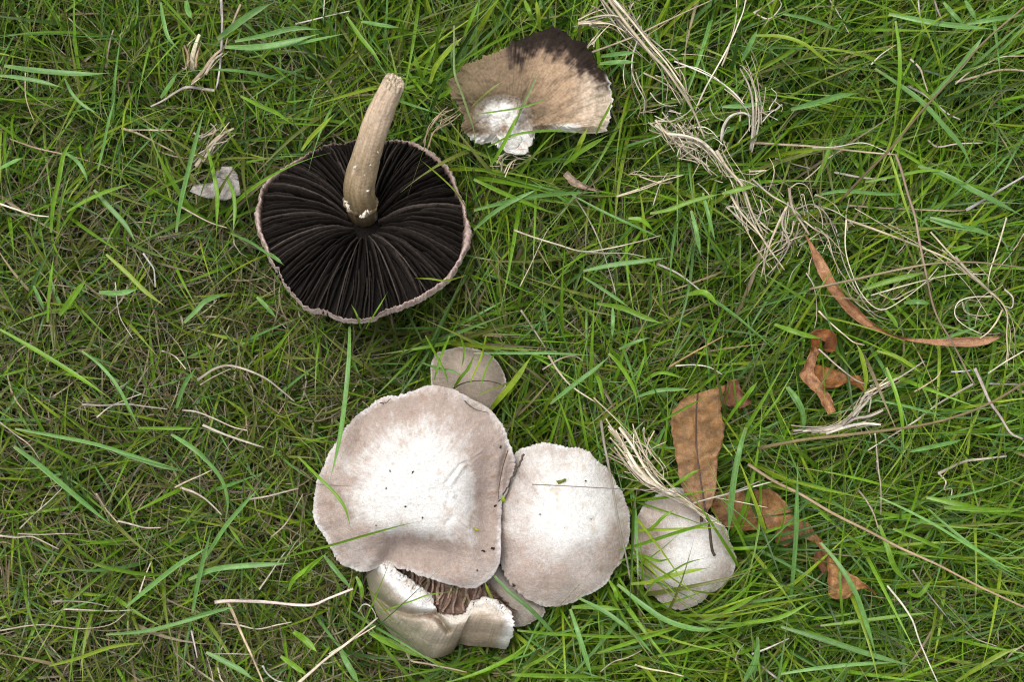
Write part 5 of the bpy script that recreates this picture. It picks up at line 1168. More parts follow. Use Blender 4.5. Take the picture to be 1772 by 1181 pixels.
g0 = "broad grass blades"
LB = "broad blue-green grass blade lying over the finer turf"
LV = "long bright green grass blade arching over the finer turf"
BL = [
    # blades one can pick out by what they cross
    ("c3", [(200, 10), (197, 120), (185, 250), (165, 390), (134, 525)], [.050, .062, .066, .064, .062], 9, BLU * 1.1, "green blade hanging down over the largest cap's rim"),
    ("c3", [(30, 440), (95, 505), (150, 560), (185, 610), (205, 682)], [.050, .060, .063, .064, .063], 6, VIV, "arched blade curving onto the largest white cap"),
    ("c3", [(-60, 785), (60, 752), (140, 732), (250, 700), (350, 672), (442, 650)], [.046, .054, .060, .067, .069, .0695], 5, VIV * .9, "long straight thin blade lying across the largest white cap"),
    ("c4", [(760, 700), (900, 660), (1050, 610), (1200, 565), (1355, 520)], [.040, .047, .052, .053, .053], 8.5, VIV * 1.1, "straight green blade crossing the sunken pale cap"),
    ("c4", [(820, 890), (930, 880), (1030, 850), (1150, 820), (1290, 795)], [.038, .044, .048, .050, .047], 8, YEL, "yellow-green curved blade over the sunken pale cap's lower half"),
    ("c4", [(900, 960), (960, 880), (1060, 820), (1150, 770), (1265, 740)], [.038, .046, .050, .050, .047], 4, VIV, "thin blade above yellow-green curved one on sunken cap"),
    ("c4", [(760, 760), (880, 730), (980, 760), (1070, 740)], [.036, .044, .048, .047], 7, VIV, "short blade hooking onto the sunken pale cap"),
    ("c4", [(900, 600), (960, 560), (1010, 510), (1080, 465)], [.036, .044, .048, .048], 6, VIV, "short upright blade before the sunken cap's upper rim"),
    ("c4", [(1480, 0), (1450, 100), (1420, 240), (1400, 380), (1390, 500), (1375, 640)], [.050, .060, .060, .058, .052, .040], 11, BLU * 1.05, "broad upright blade beside the wide flat leaf"),
    ("d4", [(345, 820), (360, 640), (375, 440), (380, 250), (384, 62)], [.030, .045, .056, .062, .060], 9, BLU * 1.0, "tall upright blade with pointed tip crossing the ochre leaf"),
    ("d4", [(500, 470), (600, 590), (680, 730), (740, 900), (790, 1070)], [.046, .052, .054, .052, .046], 9, BLU * 1.0, "broad blade crossing the ochre leaf's tip"),
    ("d4", [(600, 500), (598, 620), (605, 760), (620, 920)], [.044, .050, .050, .040], 5, VIV * .8, "thin dark blade across the ochre leaf's tip"),
    ("c2", [(235, 100), (235, 250), (240, 450), (290, 590), (340, 740), (380, 870), (385, 1040)], [.050, .052, .056, .056, .055, .053, .044], 4.4, (.22, .30, .10), "pale knotted stem hanging over the torn mushroom piece's dull end"),
    ("c2", [(680, 830), (730, 700), (790, 580), (850, 430)], [.054, .058, .060, .061], 5, (.20, .26, .09), "dried green blade standing on the torn mushroom piece"),
    ("c2", [(400, 750), (540, 730), (700, 705), (850, 660), (950, 610)], [.054, .057, .059, .060, .060], 3.4, VIV * .8, "thin dark blade crossing the torn piece's white stump"),
    ("c2", [(1270, 900), (1310, 810), (1360, 720), (1390, 640)], [.044, .050, .050, .048], 5, VIV, "green blade over the torn piece's cream end"),
    ("c2", [(370, 690), (440, 620), (500, 570), (600, 500)], [.054, .058, .060, .060], 4, OLV, "faded blade lying on the torn piece's brown part"),
    ("c2", [(480, 990), (620, 920), (750, 885), (950, 870), (1180, 885)], [.048, .054, .054, .052, .048], 4.6, VIV * .9, "blade running along the torn piece's lower edge"),
    ("c2", [(500, 1130), (580, 1000), (640, 880), (720, 720)], [.044, .052, .056, .058], 7, VIV * 1.1, "bright blade rising over the torn piece's stump"),
    ("c1", [(960, 610), (920, 550), (860, 490), (770, 414)], [.030, .044, .048, .050], 3.4, YEL, "yellowish blade leaning over the overturned mushroom's black gills"),
    ("c1", [(960, 890), (880, 912), (820, 905), (750, 902)], [.046, .060, .062, .062], 3.4, YEL * 1.1, "short yellow-green blade tip on the overturned cap's rim"),
    ("c1", [(550, 1110), (585, 1050), (610, 1010), (640, 958)], [.052, .066, .068, .068], 3.4, VIV, "green blade tip poking over the overturned cap's lower rim"),
    ("c1", [(530, 1110), (520, 1070), (508, 1040), (490, 1008)], [.052, .066, .068, .068], 3.4, VIV, "tiny blade tip beside another on overturned cap's lower rim"),
    ("c1", [(0, 720), (80, 755), (160, 810), (218, 850)], [.042, .056, .060, .060], 6, BLU, "blue-green blade reaching onto the overturned cap's dark gills"),
    ("c3", [(660, 290), (700, 240), (750, 180), (800, 105)], [.032, .044, .050, .052], 11, YEL * 1.05, "wide yellow-green blade beside small dull tan cap"),
    ("c3", [(540, 220), (565, 180), (590, 150), (612, 100)], [.034, .042, .044, .046], 6, VIV * .8, "dark green blade over the small dull tan cap"),
    ("c4", [(30, 820), (120, 920), (250, 1030), (340, 1120), (460, 1260)], [.042, .046, .048, .046, .040], 8, BLU * .75, "dark blade slanting past the low brownish cap"),
    ("d6", [(150, 640), (300, 590), (500, 520), (640, 470), (890, 435)], [.040, .046, .049, .050, .048], 2.8, VIV * .9, "thin blade over the tipped mushroom's folded rim"),
    ("d6", [(1215, 520), (1190, 470), (1165, 420), (1140, 350)], [.038, .044, .046, .047], 5, YEL, "stubby green blade wedged between largest cap and low brownish cap"),
    ("d6", [(80, 400), (160, 500), (250, 620), (330, 720)], [.036, .044, .045, .044], 4, OLV, "faded blade lying on the tipped mushroom's shoulder"),
    ("d6", [(90, 800), (300, 900), (500, 1000), (700, 1060)], [.030, .034, .036, .036], 9, VIV, "broad green blade beneath the tipped mushroom"),
    ("c3", [(450, 40), (485, 105), (515, 165), (528, 215)], [.030, .040, .043, .043], 5, VIV, "green blade drooping over the small tan cap's upper shoulder"),
    ("c3", [(560, 30), (578, 90), (568, 150)], [.030, .040, .041], 4, VIV * .8, "narrow dark blade hanging over the small tan cap's middle"),
    ("c3", [(650, 40), (632, 115), (600, 190), (590, 230)], [.030, .042, .043, .042], 5, YEL, "yellow-green blade crossing the small tan cap's middle"),
    ("c3", [(712, 60), (665, 120), (640, 180), (630, 240)], [.030, .040, .042, .042], 4, VIV, "thin blade bent over the small tan cap's outer edge"),
    ("c3", [(440, 130), (490, 148), (540, 158), (580, 180)], [.028, .038, .041, .041], 5, BLU, "blue-green blade reaching across the small tan cap"),
    ("c3", [(530, 40), (505, 100), (486, 160), (476, 200)], [.030, .039, .040, .036], 5, VIV * 1.1, "bright blade over the small tan cap's near margin"),
    ("c3", [(740, 190), (700, 205), (650, 225), (600, 245)], [.030, .039, .042, .043], 4, OLV, "olive blade lying flat on the small tan cap"),
    # look-alikes told apart only by place
    ("e1", [(20, 335), (150, 355), (300, 370), (450, 378), (570, 372)], [.042, .047, .048, .046], 11, BLU, LB), ("e1", [(0, 385), (90, 395), (200, 415), (330, 450)], [.044, .046, .044], 8, BLU, LB),
    ("e1", [(1150, 240), (1300, 240), (1450, 220), (1640, 170)], [.040, .046, .048, .046], 11, BLU * 1.1, LB), ("e1", [(1200, 210), (1350, 180), (1500, 145), (1640, 150)], [.040, .045, .046], 9, BLU, LB), ("e1", [(1250, 260), (1450, 235), (1600, 205), (1790, 165)], [.040, .046, .047], 8, BLU * 1.1, LB),
    ("e1", [(1110, 200), (1200, 130), (1300, 60), (1400, 10)], [.038, .044, .044], 12, BLU * .85, LB), ("e1", [(950, 0), (960, 50), (985, 100)], [.034, .040, .042], 12, BLU, LB), ("e1", [(820, 500), (860, 445), (910, 370)], [.032, .038, .042], 11, BLU * 1.1, LB),
    ("e1", [(900, 1190), (920, 1050), (960, 880), (1000, 720), (1050, 540)], [.040, .048, .052, .052], 8, BLU, LV), ("e1", [(500, 870), (530, 740), (555, 620), (590, 490)], [.040, .046, .050], 5, BLU * 1.1, LV), ("e1", [(1060, 760), (1090, 880), (1110, 1000), (1105, 1190)], [.036, .044, .046, .044], 8, VIV, LV),
    ("e1", [(1150, 890), (1190, 980), (1200, 1080), (1190, 1190)], [.036, .042, .044], 7, VIV, LV), ("e1", [(340, 1085), (430, 1030), (540, 980), (680, 935)], [.042, .046, .048], 7, VIV * 1.1, LV), ("e1", [(330, 400), (370, 480), (430, 540), (510, 585)], [.038, .043, .042], 6, BLU, LV),
    ("e1", [(820, 10), (835, 100), (860, 190), (920, 260)], [.040, .046, .044], 7, BLU, LV), ("e1", [(480, 970), (560, 1060), (640, 1150), (700, 1250)], [.040, .044, .044], 9, BLU * .9, LB), ("e1", [(330, 780), (390, 820), (430, 880), (450, 940)], [.036, .042, .040], 7, BLU, LV), ("e1", [(0, 860), (60, 830), (120, 805)], [.042, .045, .044], 9, BLU * 1.1, LB),
    ("e1", [(260, 1190), (270, 1060), (300, 920), (330, 780), (400, 680)], [.036, .044, .046, .044], 8, VIV, LV), ("e1", [(1540, 770), (1590, 700), (1650, 640), (1710, 580)], [.036, .042, .046], 8, YEL, LV), ("e1", [(1230, 490), (1330, 540), (1420, 580), (1500, 640)], [.036, .042, .042], 8, VIV, LV),
    ("d1", [(0, 405), (140, 485), (290, 575), (430, 665), (540, 740), (620, 800)], [.040, .046, .048, .046], 8, VIV * 1.1, LV), ("d1", [(570, 0), (680, 100), (780, 200), (900, 290)], [.044, .048, .046], 8, YEL, LV), ("d1", [(440, 520), (540, 600), (630, 710), (700, 840), (760, 960)], [.042, .047, .046, .042], 6, BLU * 1.1, LV),
    ("d1", [(80, 940), (300, 980), (500, 1020), (700, 1080), (900, 1140), (1000, 1172)], [.042, .047, .048, .044], 7, BLU * 1.1, LV), ("d1", [(530, 205), (640, 210), (750, 185)], [.040, .044, .044], 10, BLU * 1.1, LB), ("d1", [(990, 370), (1060, 300), (1110, 250), (1230, 210)], [.044, .046, .040], 9, BLU * 1.1, LB),
    ("d1", [(1440, -10), (1480, 20), (1525, 58)], [.050, .058, .060], 7, BLU * 1.1, LV), ("d1", [(320, 330), (370, 260), (420, 190), (470, 130)], [.036, .042, .044], 11, VIV, LB), ("d1", [(950, 830), (970, 760), (1000, 690), (1060, 600)], [.034, .040, .042], 8, BLU, LB), ("d1", [(1380, 230), (1430, 280), (1490, 350)], [.038, .042, .040], 8, BLU, LB),
    ("d1", [(920, 970), (1000, 1020), (1080, 1080), (1170, 1180)], [.038, .044, .044], 9, BLU * 1.05, LB), ("d1", [(740, 935), (900, 938), (1080, 938)], [.038, .042, .042], 6, VIV, LV), ("d1", [(180, 170), (215, 250), (240, 310)], [.038, .042, .040], 7, BLU, LB), ("d1", [(255, 370), (265, 200), (290, 0)], [.036, .044, .046], 6, VIV, LV),
    ("d2", [(70, -20), (180, 60), (300, 160), (430, 270), (540, 360), (600, 400)], [.044, .050, .051, .048], 12, BLU * 1.1, LB), ("d2", [(570, 0), (700, 45), (850, 90), (950, 110)], [.044, .046, .042], 6, BLU, LV), ("d2", [(640, 800), (760, 700), (900, 590), (1000, 530), (1080, 480)], [.038, .045, .048], 9, BLU * 1.1, LB),
    ("d2", [(960, 660), (1080, 610), (1230, 590), (1400, 580), (1500, 575)], [.040, .046, .047, .045], 10, BLU * 1.05, LB), ("d2", [(980, 830), (1000, 720), (1030, 580), (1080, 390)], [.038, .046, .048], 8, BLU * 1.1, LB), ("d2", [(540, 940), (750, 920), (950, 870), (1150, 815)], [.040, .044, .044], 7, BLU, LV), ("d2", [(1040, 560), (1140, 400), (1230, 290), (1330, 180)], [.038, .046, .048], 8, BLU * 1.1, LB),
    ("d2", [(985, -10), (1060, 60), (1130, 150), (1160, 260), (1150, 370)], [.044, .048, .046, .040], 9, BLU, LB), ("d2", [(1050, 1030), (1150, 1080), (1240, 1130), (1300, 1180)], [.038, .042, .042], 10, BLU, LB), ("d2", [(1170, 395), (1210, 450), (1250, 510)], [.040, .043, .042], 6, VIV, LV), ("d2", [(250, 1100), (400, 1060), (580, 1000), (760, 980)], [.036, .042, .042], 7, YEL, LV),
    ("d2", [(1430, 1050), (1500, 1100), (1570, 1150)], [.040, .044, .044], 10, VIV * 1.1, LB), ("d2", [(1540, 650), (1590, 590), (1660, 530)], [.040, .046, .046], 7, VIV * 1.1, LV), ("d2", [(480, 580), (600, 610), (720, 630), (900, 640)], [.036, .040, .040], 10, VIV * .8, LB),
    ("e4", [(710, 620), (730, 570), (760, 530), (880, 440), (960, 375)], [.034, .040, .044, .046], 8, VIV * 1.1, LV), ("e4", [(930, 400), (1010, 500), (1110, 620)], [.040, .044, .042], 9, BLU, LB), ("e4", [(1130, 530), (1160, 600), (1165, 680)], [.044, .046, .044], 8, VIV, LB),
    ("e4", [(1030, 990), (1080, 1080), (1150, 1200)], [.040, .045, .045], 11, BLU * 1.1, LB), ("e4", [(740, 870), (810, 920), (890, 1000)], [.036, .043, .044], 12, VIV * 1.1, LB), ("e4", [(0, 825), (130, 785), (260, 745), (400, 710)], [.040, .044, .044], 8, BLU * 1.1, LB), ("e4", [(1210, 880), (1320, 940), (1440, 1000)], [.040, .044, .044], 9, VIV, LB),
    ("e5", [(430, 220), (470, 340), (520, 500), (590, 720)], [.038, .046, .048, .046], 9, BLU * 1.15, LB), ("e5", [(480, 140), (640, 220), (760, 300), (880, 400), (1040, 575)], [.038, .046, .048, .046], 8, BLU, LB), ("e5", [(760, 50), (920, 180), (1080, 290), (1250, 350), (1400, 365), (1580, 345)], [.038, .046, .049, .048, .045], 10, BLU, LB),
    ("e5", [(60, 370), (250, 390), (500, 405), (800, 415), (1000, 400)], [.040, .045, .046, .044], 7, VIV * 1.1, LV), ("e5", [(440, 210), (560, 205), (680, 215), (800, 225)], [.036, .042, .042], 10, VIV, LB), ("e5", [(620, 530), (800, 470), (1000, 405), (1200, 350)], [.036, .043, .045], 8, VIV, LB), ("e5", [(1040, 550), (1200, 520), (1400, 480), (1600, 455)], [.038, .044, .046], 9, VIV, LB),
    ("e5", [(1640, 730), (1720, 580), (1750, 430)], [.040, .048, .050], 12, BLU * 1.1, LB), ("e5", [(700, 20), (740, 90), (760, 170)], [.042, .046, .044], 7, VIV * 1.1, LB), ("e5", [(20, 680), (200, 685), (400, 690), (700, 700)], [.040, .045, .046], 10, VIV, LV), ("e5", [(100, 635), (250, 560), (380, 480)], [.038, .044, .044], 7, VIV, LV), ("e5", [(1350, 310), (1500, 250), (1650, 170), (1770, 100)], [.038, .046, .048], 8, VIV * 1.1, LV),
    ("d4", [(180, 950), (170, 1060), (160, 1180)], [.036, .042, .042], 11, BLU, LB), ("d4", [(300, 900), (500, 960), (750, 1040), (1000, 1110)], [.040, .046, .047], 10, BLU * .9, LB), ("d4", [(300, 1140), (500, 1110), (700, 1090), (930, 1080)], [.040, .045, .045], 7, BLU * 1.1, LV), ("d4", [(800, 380), (840, 490), (880, 600), (950, 680)], [.040, .048, .048, .042], 10, VIV, LB),
    ("d4", [(1050, 300), (1150, 390), (1250, 470), (1400, 580), (1530, 660)], [.038, .046, .048], 6, BLU * 1.2, LV), ("d4", [(800, 240), (950, 310), (1100, 390), (1280, 500), (1530, 640)], [.042, .050, .052, .050], 5, BLU * 1.3, LV), ("d4", [(1040, 240), (1180, 270), (1300, 300), (1390, 360)], [.040, .046, .044], 10, VIV, LB), ("d4", [(870, 400), (1000, 450), (1140, 515)], [.040, .046, .046], 8, VIV, LB), ("d4", [(1130, 290), (1300, 300), (1530, 310)], [.042, .048, .048], 10, VIV * .9, LB),
    ("d4", [(940, 720), (1000, 740), (1070, 660)], [.036, .044, .046], 8, VIV, LB), ("d4", [(0, 900), (130, 880), (300, 850), (480, 757)], [.036, .044, .047], 8, VIV * 1.15, LV), ("d4", [(500, 895), (700, 870), (900, 845), (1090, 825)], [.038, .044, .046], 7, VIV, LV), ("d4", [(1190, 1180), (1300, 1110), (1420, 1040), (1530, 1000)], [.038, .046, .048], 9, YEL, LV), ("d4", [(30, 500), (120, 500), (260, 490)], [.034, .040, .040], 7, VIV, LV),
    ("d3", [(780, 350), (900, 430), (1020, 520), (1130, 640), (1230, 760), (1290, 900)], [.042, .050, .053, .052, .046], 11, BLU * 1.05, LB), ("d3", [(885, 105), (905, 260), (905, 400), (890, 540), (875, 690)], [.048, .054, .052, .046, .040], 7, VIV * 1.05, LV), ("d3", [(310, 70), (420, 90), (540, 130), (620, 170)], [.042, .046, .042], 7, BLU, LV),
    ("d3", [(160, 180), (300, 185), (420, 225), (520, 300), (610, 355)], [.044, .052, .053, .046], 8, YEL * 1.05, LV), ("d3", [(350, 560), (480, 525), (600, 490), (700, 475)], [.042, .048, .048], 12, BLU * 1.05, LB), ("d3", [(100, 310), (140, 230), (182, 145)], [.042, .048, .050], 9, BLU, LB), ("d3", [(850, 70), (1000, 100), (1150, 125), (1400, 150)], [.042, .048, .048], 10, BLU * 1.1, LB), ("d3", [(1060, 500), (1180, 380), (1270, 270), (1345, 165)], [.040, .048, .050], 11, BLU * 1.05, LB),
    ("d3", [(1000, 850), (1130, 890), (1280, 970), (1400, 1030), (1545, 1110)], [.040, .048, .050, .048], 11, BLU, LB), ("d3", [(470, 1000), (620, 975), (800, 990), (1000, 990)], [.042, .048, .046], 7, BLU * 1.15, LV), ("d3", [(730, 930), (880, 900), (1050, 870), (1200, 880)], [.042, .046, .044], 6, VIV * 1.1, LV), ("d3", [(850, 770), (890, 900), (930, 1030), (980, 1180)], [.052, .055, .055], 5, YEL * 1.1, LV), ("d3", [(0, 545), (120, 540), (230, 520)], [.042, .046, .046], 8, BLU * 1.1, LB),
    ("d3", [(0, 990), (80, 970), (180, 945)], [.048, .050, .050], 9, VIV * 1.1, LB), ("d3", [(470, 950), (520, 830), (570, 700)], [.036, .044, .046], 8, VIV, LB), ("d3", [(1240, 0), (1270, 50), (1300, 105)], [.046, .050, .048], 9, BLU, LB), ("d3", [(1130, 10), (1180, 70), (1240, 130)], [.044, .048, .046], 8, BLU, LB), ("d3", [(1060, 1110), (1180, 1140), (1300, 1175)], [.044, .048, .046], 7, BLU, LV), ("d3", [(1250, 120), (1400, 95), (1560, 70)], [.044, .048, .048], 9, BLU * 1.1, LB),
    ("d5", [(0, 190), (150, 150), (330, 115), (520, 100), (660, 95)], [.042, .047, .047, .042], 9, BLU * 1.1, LB), ("d5", [(0, 290), (90, 210), (200, 140), (350, 70)], [.040, .047, .048], 8, BLU, LB), ("d5", [(0, 30), (160, 105), (320, 170), (430, 215)], [.044, .048, .044], 9, VIV * 1.05, LB), ("d5", [(900, 205), (1000, 185), (1120, 140), (1280, 100)], [.044, .049, .050], 8, VIV * 1.1, LB), ("d5", [(790, 230), (850, 235), (890, 265), (920, 300)], [.046, .048, .042], 8, VIV * 1.2, LB),
    ("d5", [(560, 500), (700, 470), (850, 450), (1000, 430)], [.036, .042, .042], 9, BLU * .9, LB), ("d5", [(500, 110), (650, 190), (800, 260), (1000, 350)], [.042, .046, .042], 5, BLU * 1.1, LV), ("d5", [(560, 530), (700, 620), (800, 690)], [.036, .042, .042], 6, BLU, LV), ("d5", [(1110, 190), (1135, 290), (1160, 425)], [.048, .052, .048], 8, BLU * 1.1, LB), ("d5", [(1170, 100), (1200, 220), (1235, 355)], [.048, .052, .048], 7, BLU * 1.1, LB),
    ("d5", [(630, 665), (760, 690), (880, 740), (970, 770)], [.036, .043, .043], 10, VIV, LB), ("d5", [(710, 690), (710, 760), (706, 845)], [.040, .044, .042], 7, BLU, LB), ("d5", [(690, 920), (760, 1000), (820, 1110), (830, 1180)], [.040, .045, .044], 9, VIV * 1.1, LB), ("d5", [(390, 1180), (500, 1090), (620, 1000), (700, 930)], [.038, .045, .046], 8, BLU * 1.05, LB), ("d5", [(830, 1145), (950, 1110), (1120, 1105)], [.040, .045, .044], 7, BLU * 1.1, LB), ("d5", [(820, 1100), (850, 1010), (880, 910)], [.040, .046, .048], 5, VIV * 1.1, LV),
    ("d5", [(600, 1000), (640, 1060), (665, 1180)], [.036, .044, .044], 9, VIV * 1.1, LB), ("d5", [(0, 920), (200, 920), (400, 920), (640, 935)], [.038, .043, .042], 5, BLU, LV), ("d5", [(740, 900), (820, 865), (900, 840)], [.038, .044, .044], 6, BLU, LV), ("d5", [(850, 1080), (950, 1020), (1080, 1050)], [.036, .043, .043], 6, VIV, LV), ("d5", [(1090, 620), (1180, 610), (1250, 680)], [.036, .042, .042], 11, VIV, LB),
    ("e3", [(0, 100), (80, 220), (160, 320), (220, 400)], [.040, .046, .046], 8, VIV, LV), ("e3", [(90, 130), (200, 150), (330, 170)], [.042, .046, .044], 9, BLU * 1.05, LB), ("e3", [(510, 510), (550, 400), (640, 290), (720, 220)], [.036, .046, .048], 10, YEL, LB), ("e3", [(720, 220), (760, 120), (810, 0)], [.040, .048, .050], 7, VIV, LV), ("e3", [(470, 490), (440, 420), (410, 335)], [.036, .044, .046], 8, VIV, LB), ("e3", [(1185, 180), (1175, 90), (1160, -10)], [.040, .050, .052], 8, YEL, LV), ("e3", [(1090, 0), (1120, 70), (1150, 140)], [.046, .050, .044], 8, VIV, LB),
    ("e3", [(560, 600), (620, 560), (650, 520)], [.034, .040, .042], 10, VIV, LB), ("e3", [(1560, 345), (1660, 330), (1780, 320)], [.040, .046, .046], 8, BLU * 1.1, LB), ("e3", [(1550, 390), (1660, 380), (1780, 380)], [.040, .045, .045], 10, BLU, LB), ("e3", [(660, 460), (640, 340), (680, 220)], [.036, .046, .046], 4, BLU, LV), ("e3", [(1390, 1000), (1430, 880), (1480, 780)], [.036, .046, .048], 9, YEL, LB), ("e3", [(1330, 1010), (1450, 920), (1600, 830)], [.038, .046, .047], 9, VIV, LB),
    ("c6", [(0, 510), (80, 540), (160, 565), (235, 580)], [.044, .050, .051, .050], 9, VIV, LB), ("c6", [(65, 815), (110, 870), (140, 940), (145, 1050)], [.044, .049, .046, .038], 8, BLU * 1.05, LB), ("c6", [(545, 720), (590, 840), (620, 970), (630, 1140)], [.048, .052, .052, .046], 7, VIV * 1.1, LV), ("c6", [(440, 840), (445, 760), (420, 650), (395, 600)], [.044, .048, .049, .048], 9, YEL * 1.05, "fresh yellow-green sprout rising beside the curled leaf"), ("c6", [(490, 880), (600, 900), (720, 930), (830, 960)], [.046, .049, .047], 5, BLU, LV),
    ("c6", [(540, 440), (580, 490), (605, 535)], [.044, .048, .048], 9, VIV, LB), ("c6", [(740, 610), (850, 570), (950, 535), (1000, 515)], [.040, .044, .044], 6, BLU, LV), ("c6", [(850, 160), (900, 140), (970, 130)], [.042, .046, .046], 9, VIV * 1.1, LB), ("c6", [(630, 405), (700, 400), (760, 410)], [.042, .046, .046], 9, BLU, LB), ("c6", [(760, 0), (860, 30), (980, 50), (1080, 90)], [.044, .048, .046], 10, BLU * 1.1, LB),
    ("c6", [(430, 340), (560, 300), (680, 270), (745, 255)], [.042, .047, .047], 10, VIV, LB), ("c6", [(660, 1130), (800, 1100), (930, 1070)], [.042, .046, .046], 9, BLU * 1.1, LB), ("c6", [(500, 640), (600, 670), (720, 750)], [.040, .044, .044], 7, YEL, LV),
    ("c7", [(0, 300), (90, 260), (180, 210), (285, 155)], [.042, .049, .050, .048], 5, VIV * .9, "thin blade slanting over the wide flat leaf's upper end"), ("c7", [(110, 590), (170, 550), (215, 520), (260, 498)], [.046, .051, .052, .051], 7, VIV, "stubby green blade lying across the wide flat leaf's lower half"), ("c7", [(440, 200), (480, 140), (525, 85)], [.036, .044, .046], 8, VIV, LB), ("c7", [(360, 300), (420, 210), (480, 130)], [.036, .043, .045], 7, VIV, LB), ("c7", [(660, 110), (700, 170), (735, 230), (745, 300)], [.042, .048, .046, .040], 7, BLU * 1.05, LB),
]
LM = [("the overturned mushroom", [(450, 380), (520, 500), (620, 560), (760, 500), (815, 400), (700, 250), (540, 260)]), ("the tan stem's broken end", [(680, 130)]), ("the torn mushroom piece", [(790, 170), (880, 60), (960, 50), (1055, 160), (900, 250), (1000, 235)]),
      ("the largest white cap", [(545, 880), (570, 780), (640, 690), (600, 970), (880, 740)]), ("the small tan cap", [(745, 640), (875, 640), (810, 600)]), ("the smooth round cap", [(950, 770), (1040, 800), (1080, 930), (1000, 1050)]),
      ("the sunken pale cap", [(1110, 900), (1140, 1040), (1200, 1050), (1270, 970)]), ("the tipped mushroom", [(650, 1080), (730, 1140), (850, 1120)]), ("the low brownish cap", [(920, 1080)]), ("the wide flat leaf", [(1165, 700), (1250, 700), (1240, 800), (1170, 780)]),
      ("the ochre leaf", [(1350, 870), (1440, 960), (1500, 1030)]), ("the long narrow leaf", [(1420, 450), (1480, 530), (1600, 590), (1700, 595)]), ("the curled leaf", [(1430, 580), (1400, 660), (1470, 660)]), ("the grey leaf scrap", [(380, 320)]),
      ("the straight mauve stalk", [(383, 60), (375, 150)]), ("the short grass stub", [(335, 95)]), ("the forked buff straw", [(250, 235)]), ("the short upright buff straw", [(190, 80)]), ("the arched pale straw", [(400, 640), (490, 680)]), ("the star-shaped tuft", [(305, 710)]),
      ("the thick cream straw below the arch", [(410, 760)]), ("the kinked white straw", [(265, 460)]), ("the level pale straw in thatch", [(170, 1057)]), ("the curled grey-brown straw", [(240, 910)]), ("the pinkish flat stalk", [(400, 1043), (530, 1045)]), ("the tan hollow straw", [(430, 1120)]),
      ("the long straight tan stalk", [(1400, 860), (1500, 920), (1620, 980), (1740, 1040)]), ("the long whitish straw", [(1570, 1060), (1610, 1150)]), ("the flat split straw", [(1670, 810)]), ("the frayed sheath", [(1480, 720)]), ("the thick flat split-ended straw", [(1710, 700)]),
      ("the bleached straw heap", [(1230, 260), (1260, 290)]), ("the long straw bundle", [(1080, 40), (1130, 110), (1180, 190)]), ("the dry root tuft", [(1370, 370)]), ("the loose loop of stems", [(1720, 500), (1650, 450)]), ("the level brown stalk", [(1400, 255), (1520, 265)]), ("the grey stub", [(1730, 335)]),
      ("the branching buff straw", [(1720, 120)]), ("the mottled pale straw", [(1610, 180)]), ("the zigzag straw", [(1330, 20)]), ("the shallow V-shaped straw", [(1000, 435), (1100, 420)]), ("the dark brown short stalk", [(870, 500)]), ("the frayed straw tuft", [(1080, 780)]), ("the mauve stub", [(1620, 20)])]


def describe(c, pts, w, cl_):
    """what the blade looks like, and the find it lies beside"""
    px = P(c, pts); L = np.linalg.norm(np.diff(px, axis=0), axis=1).sum(); ch = np.linalg.norm(px[-1] - px[0])
    cl_ = np.asarray(cl_)
    hue = "blue-green" if cl_[2] / cl_[1] > .2 else ("yellow-green" if cl_[0] / cl_[1] > .65 else ("bright green" if cl_[1] > .29 else "dull green"))
    wd = "broad" if w >= 10 else ("middling" if w >= 7.5 else "narrow")
    sh = "straight" if ch / L > .985 else ("gently bowed" if ch / L > .95 else "strongly curved")
    ln = "very long" if L > 190 else ("long" if L > 110 else "short")
    mid = catmull(px, 9)
    best = min(LM, key=lambda m_: min(np.linalg.norm(mid - np.array(q_), axis=1).min() for q_ in m_[1]))
    return f"{ln} {wd} {sh} {hue} grass blade beside {best[0]}"


for (c, pts, z, w, cl_, lab) in BL:
    alike = lab in (LB, LV)
    traced_blade(c, pts, z, w * .92, cl_, describe(c, pts, w, cl_) if alike else lab, g0)


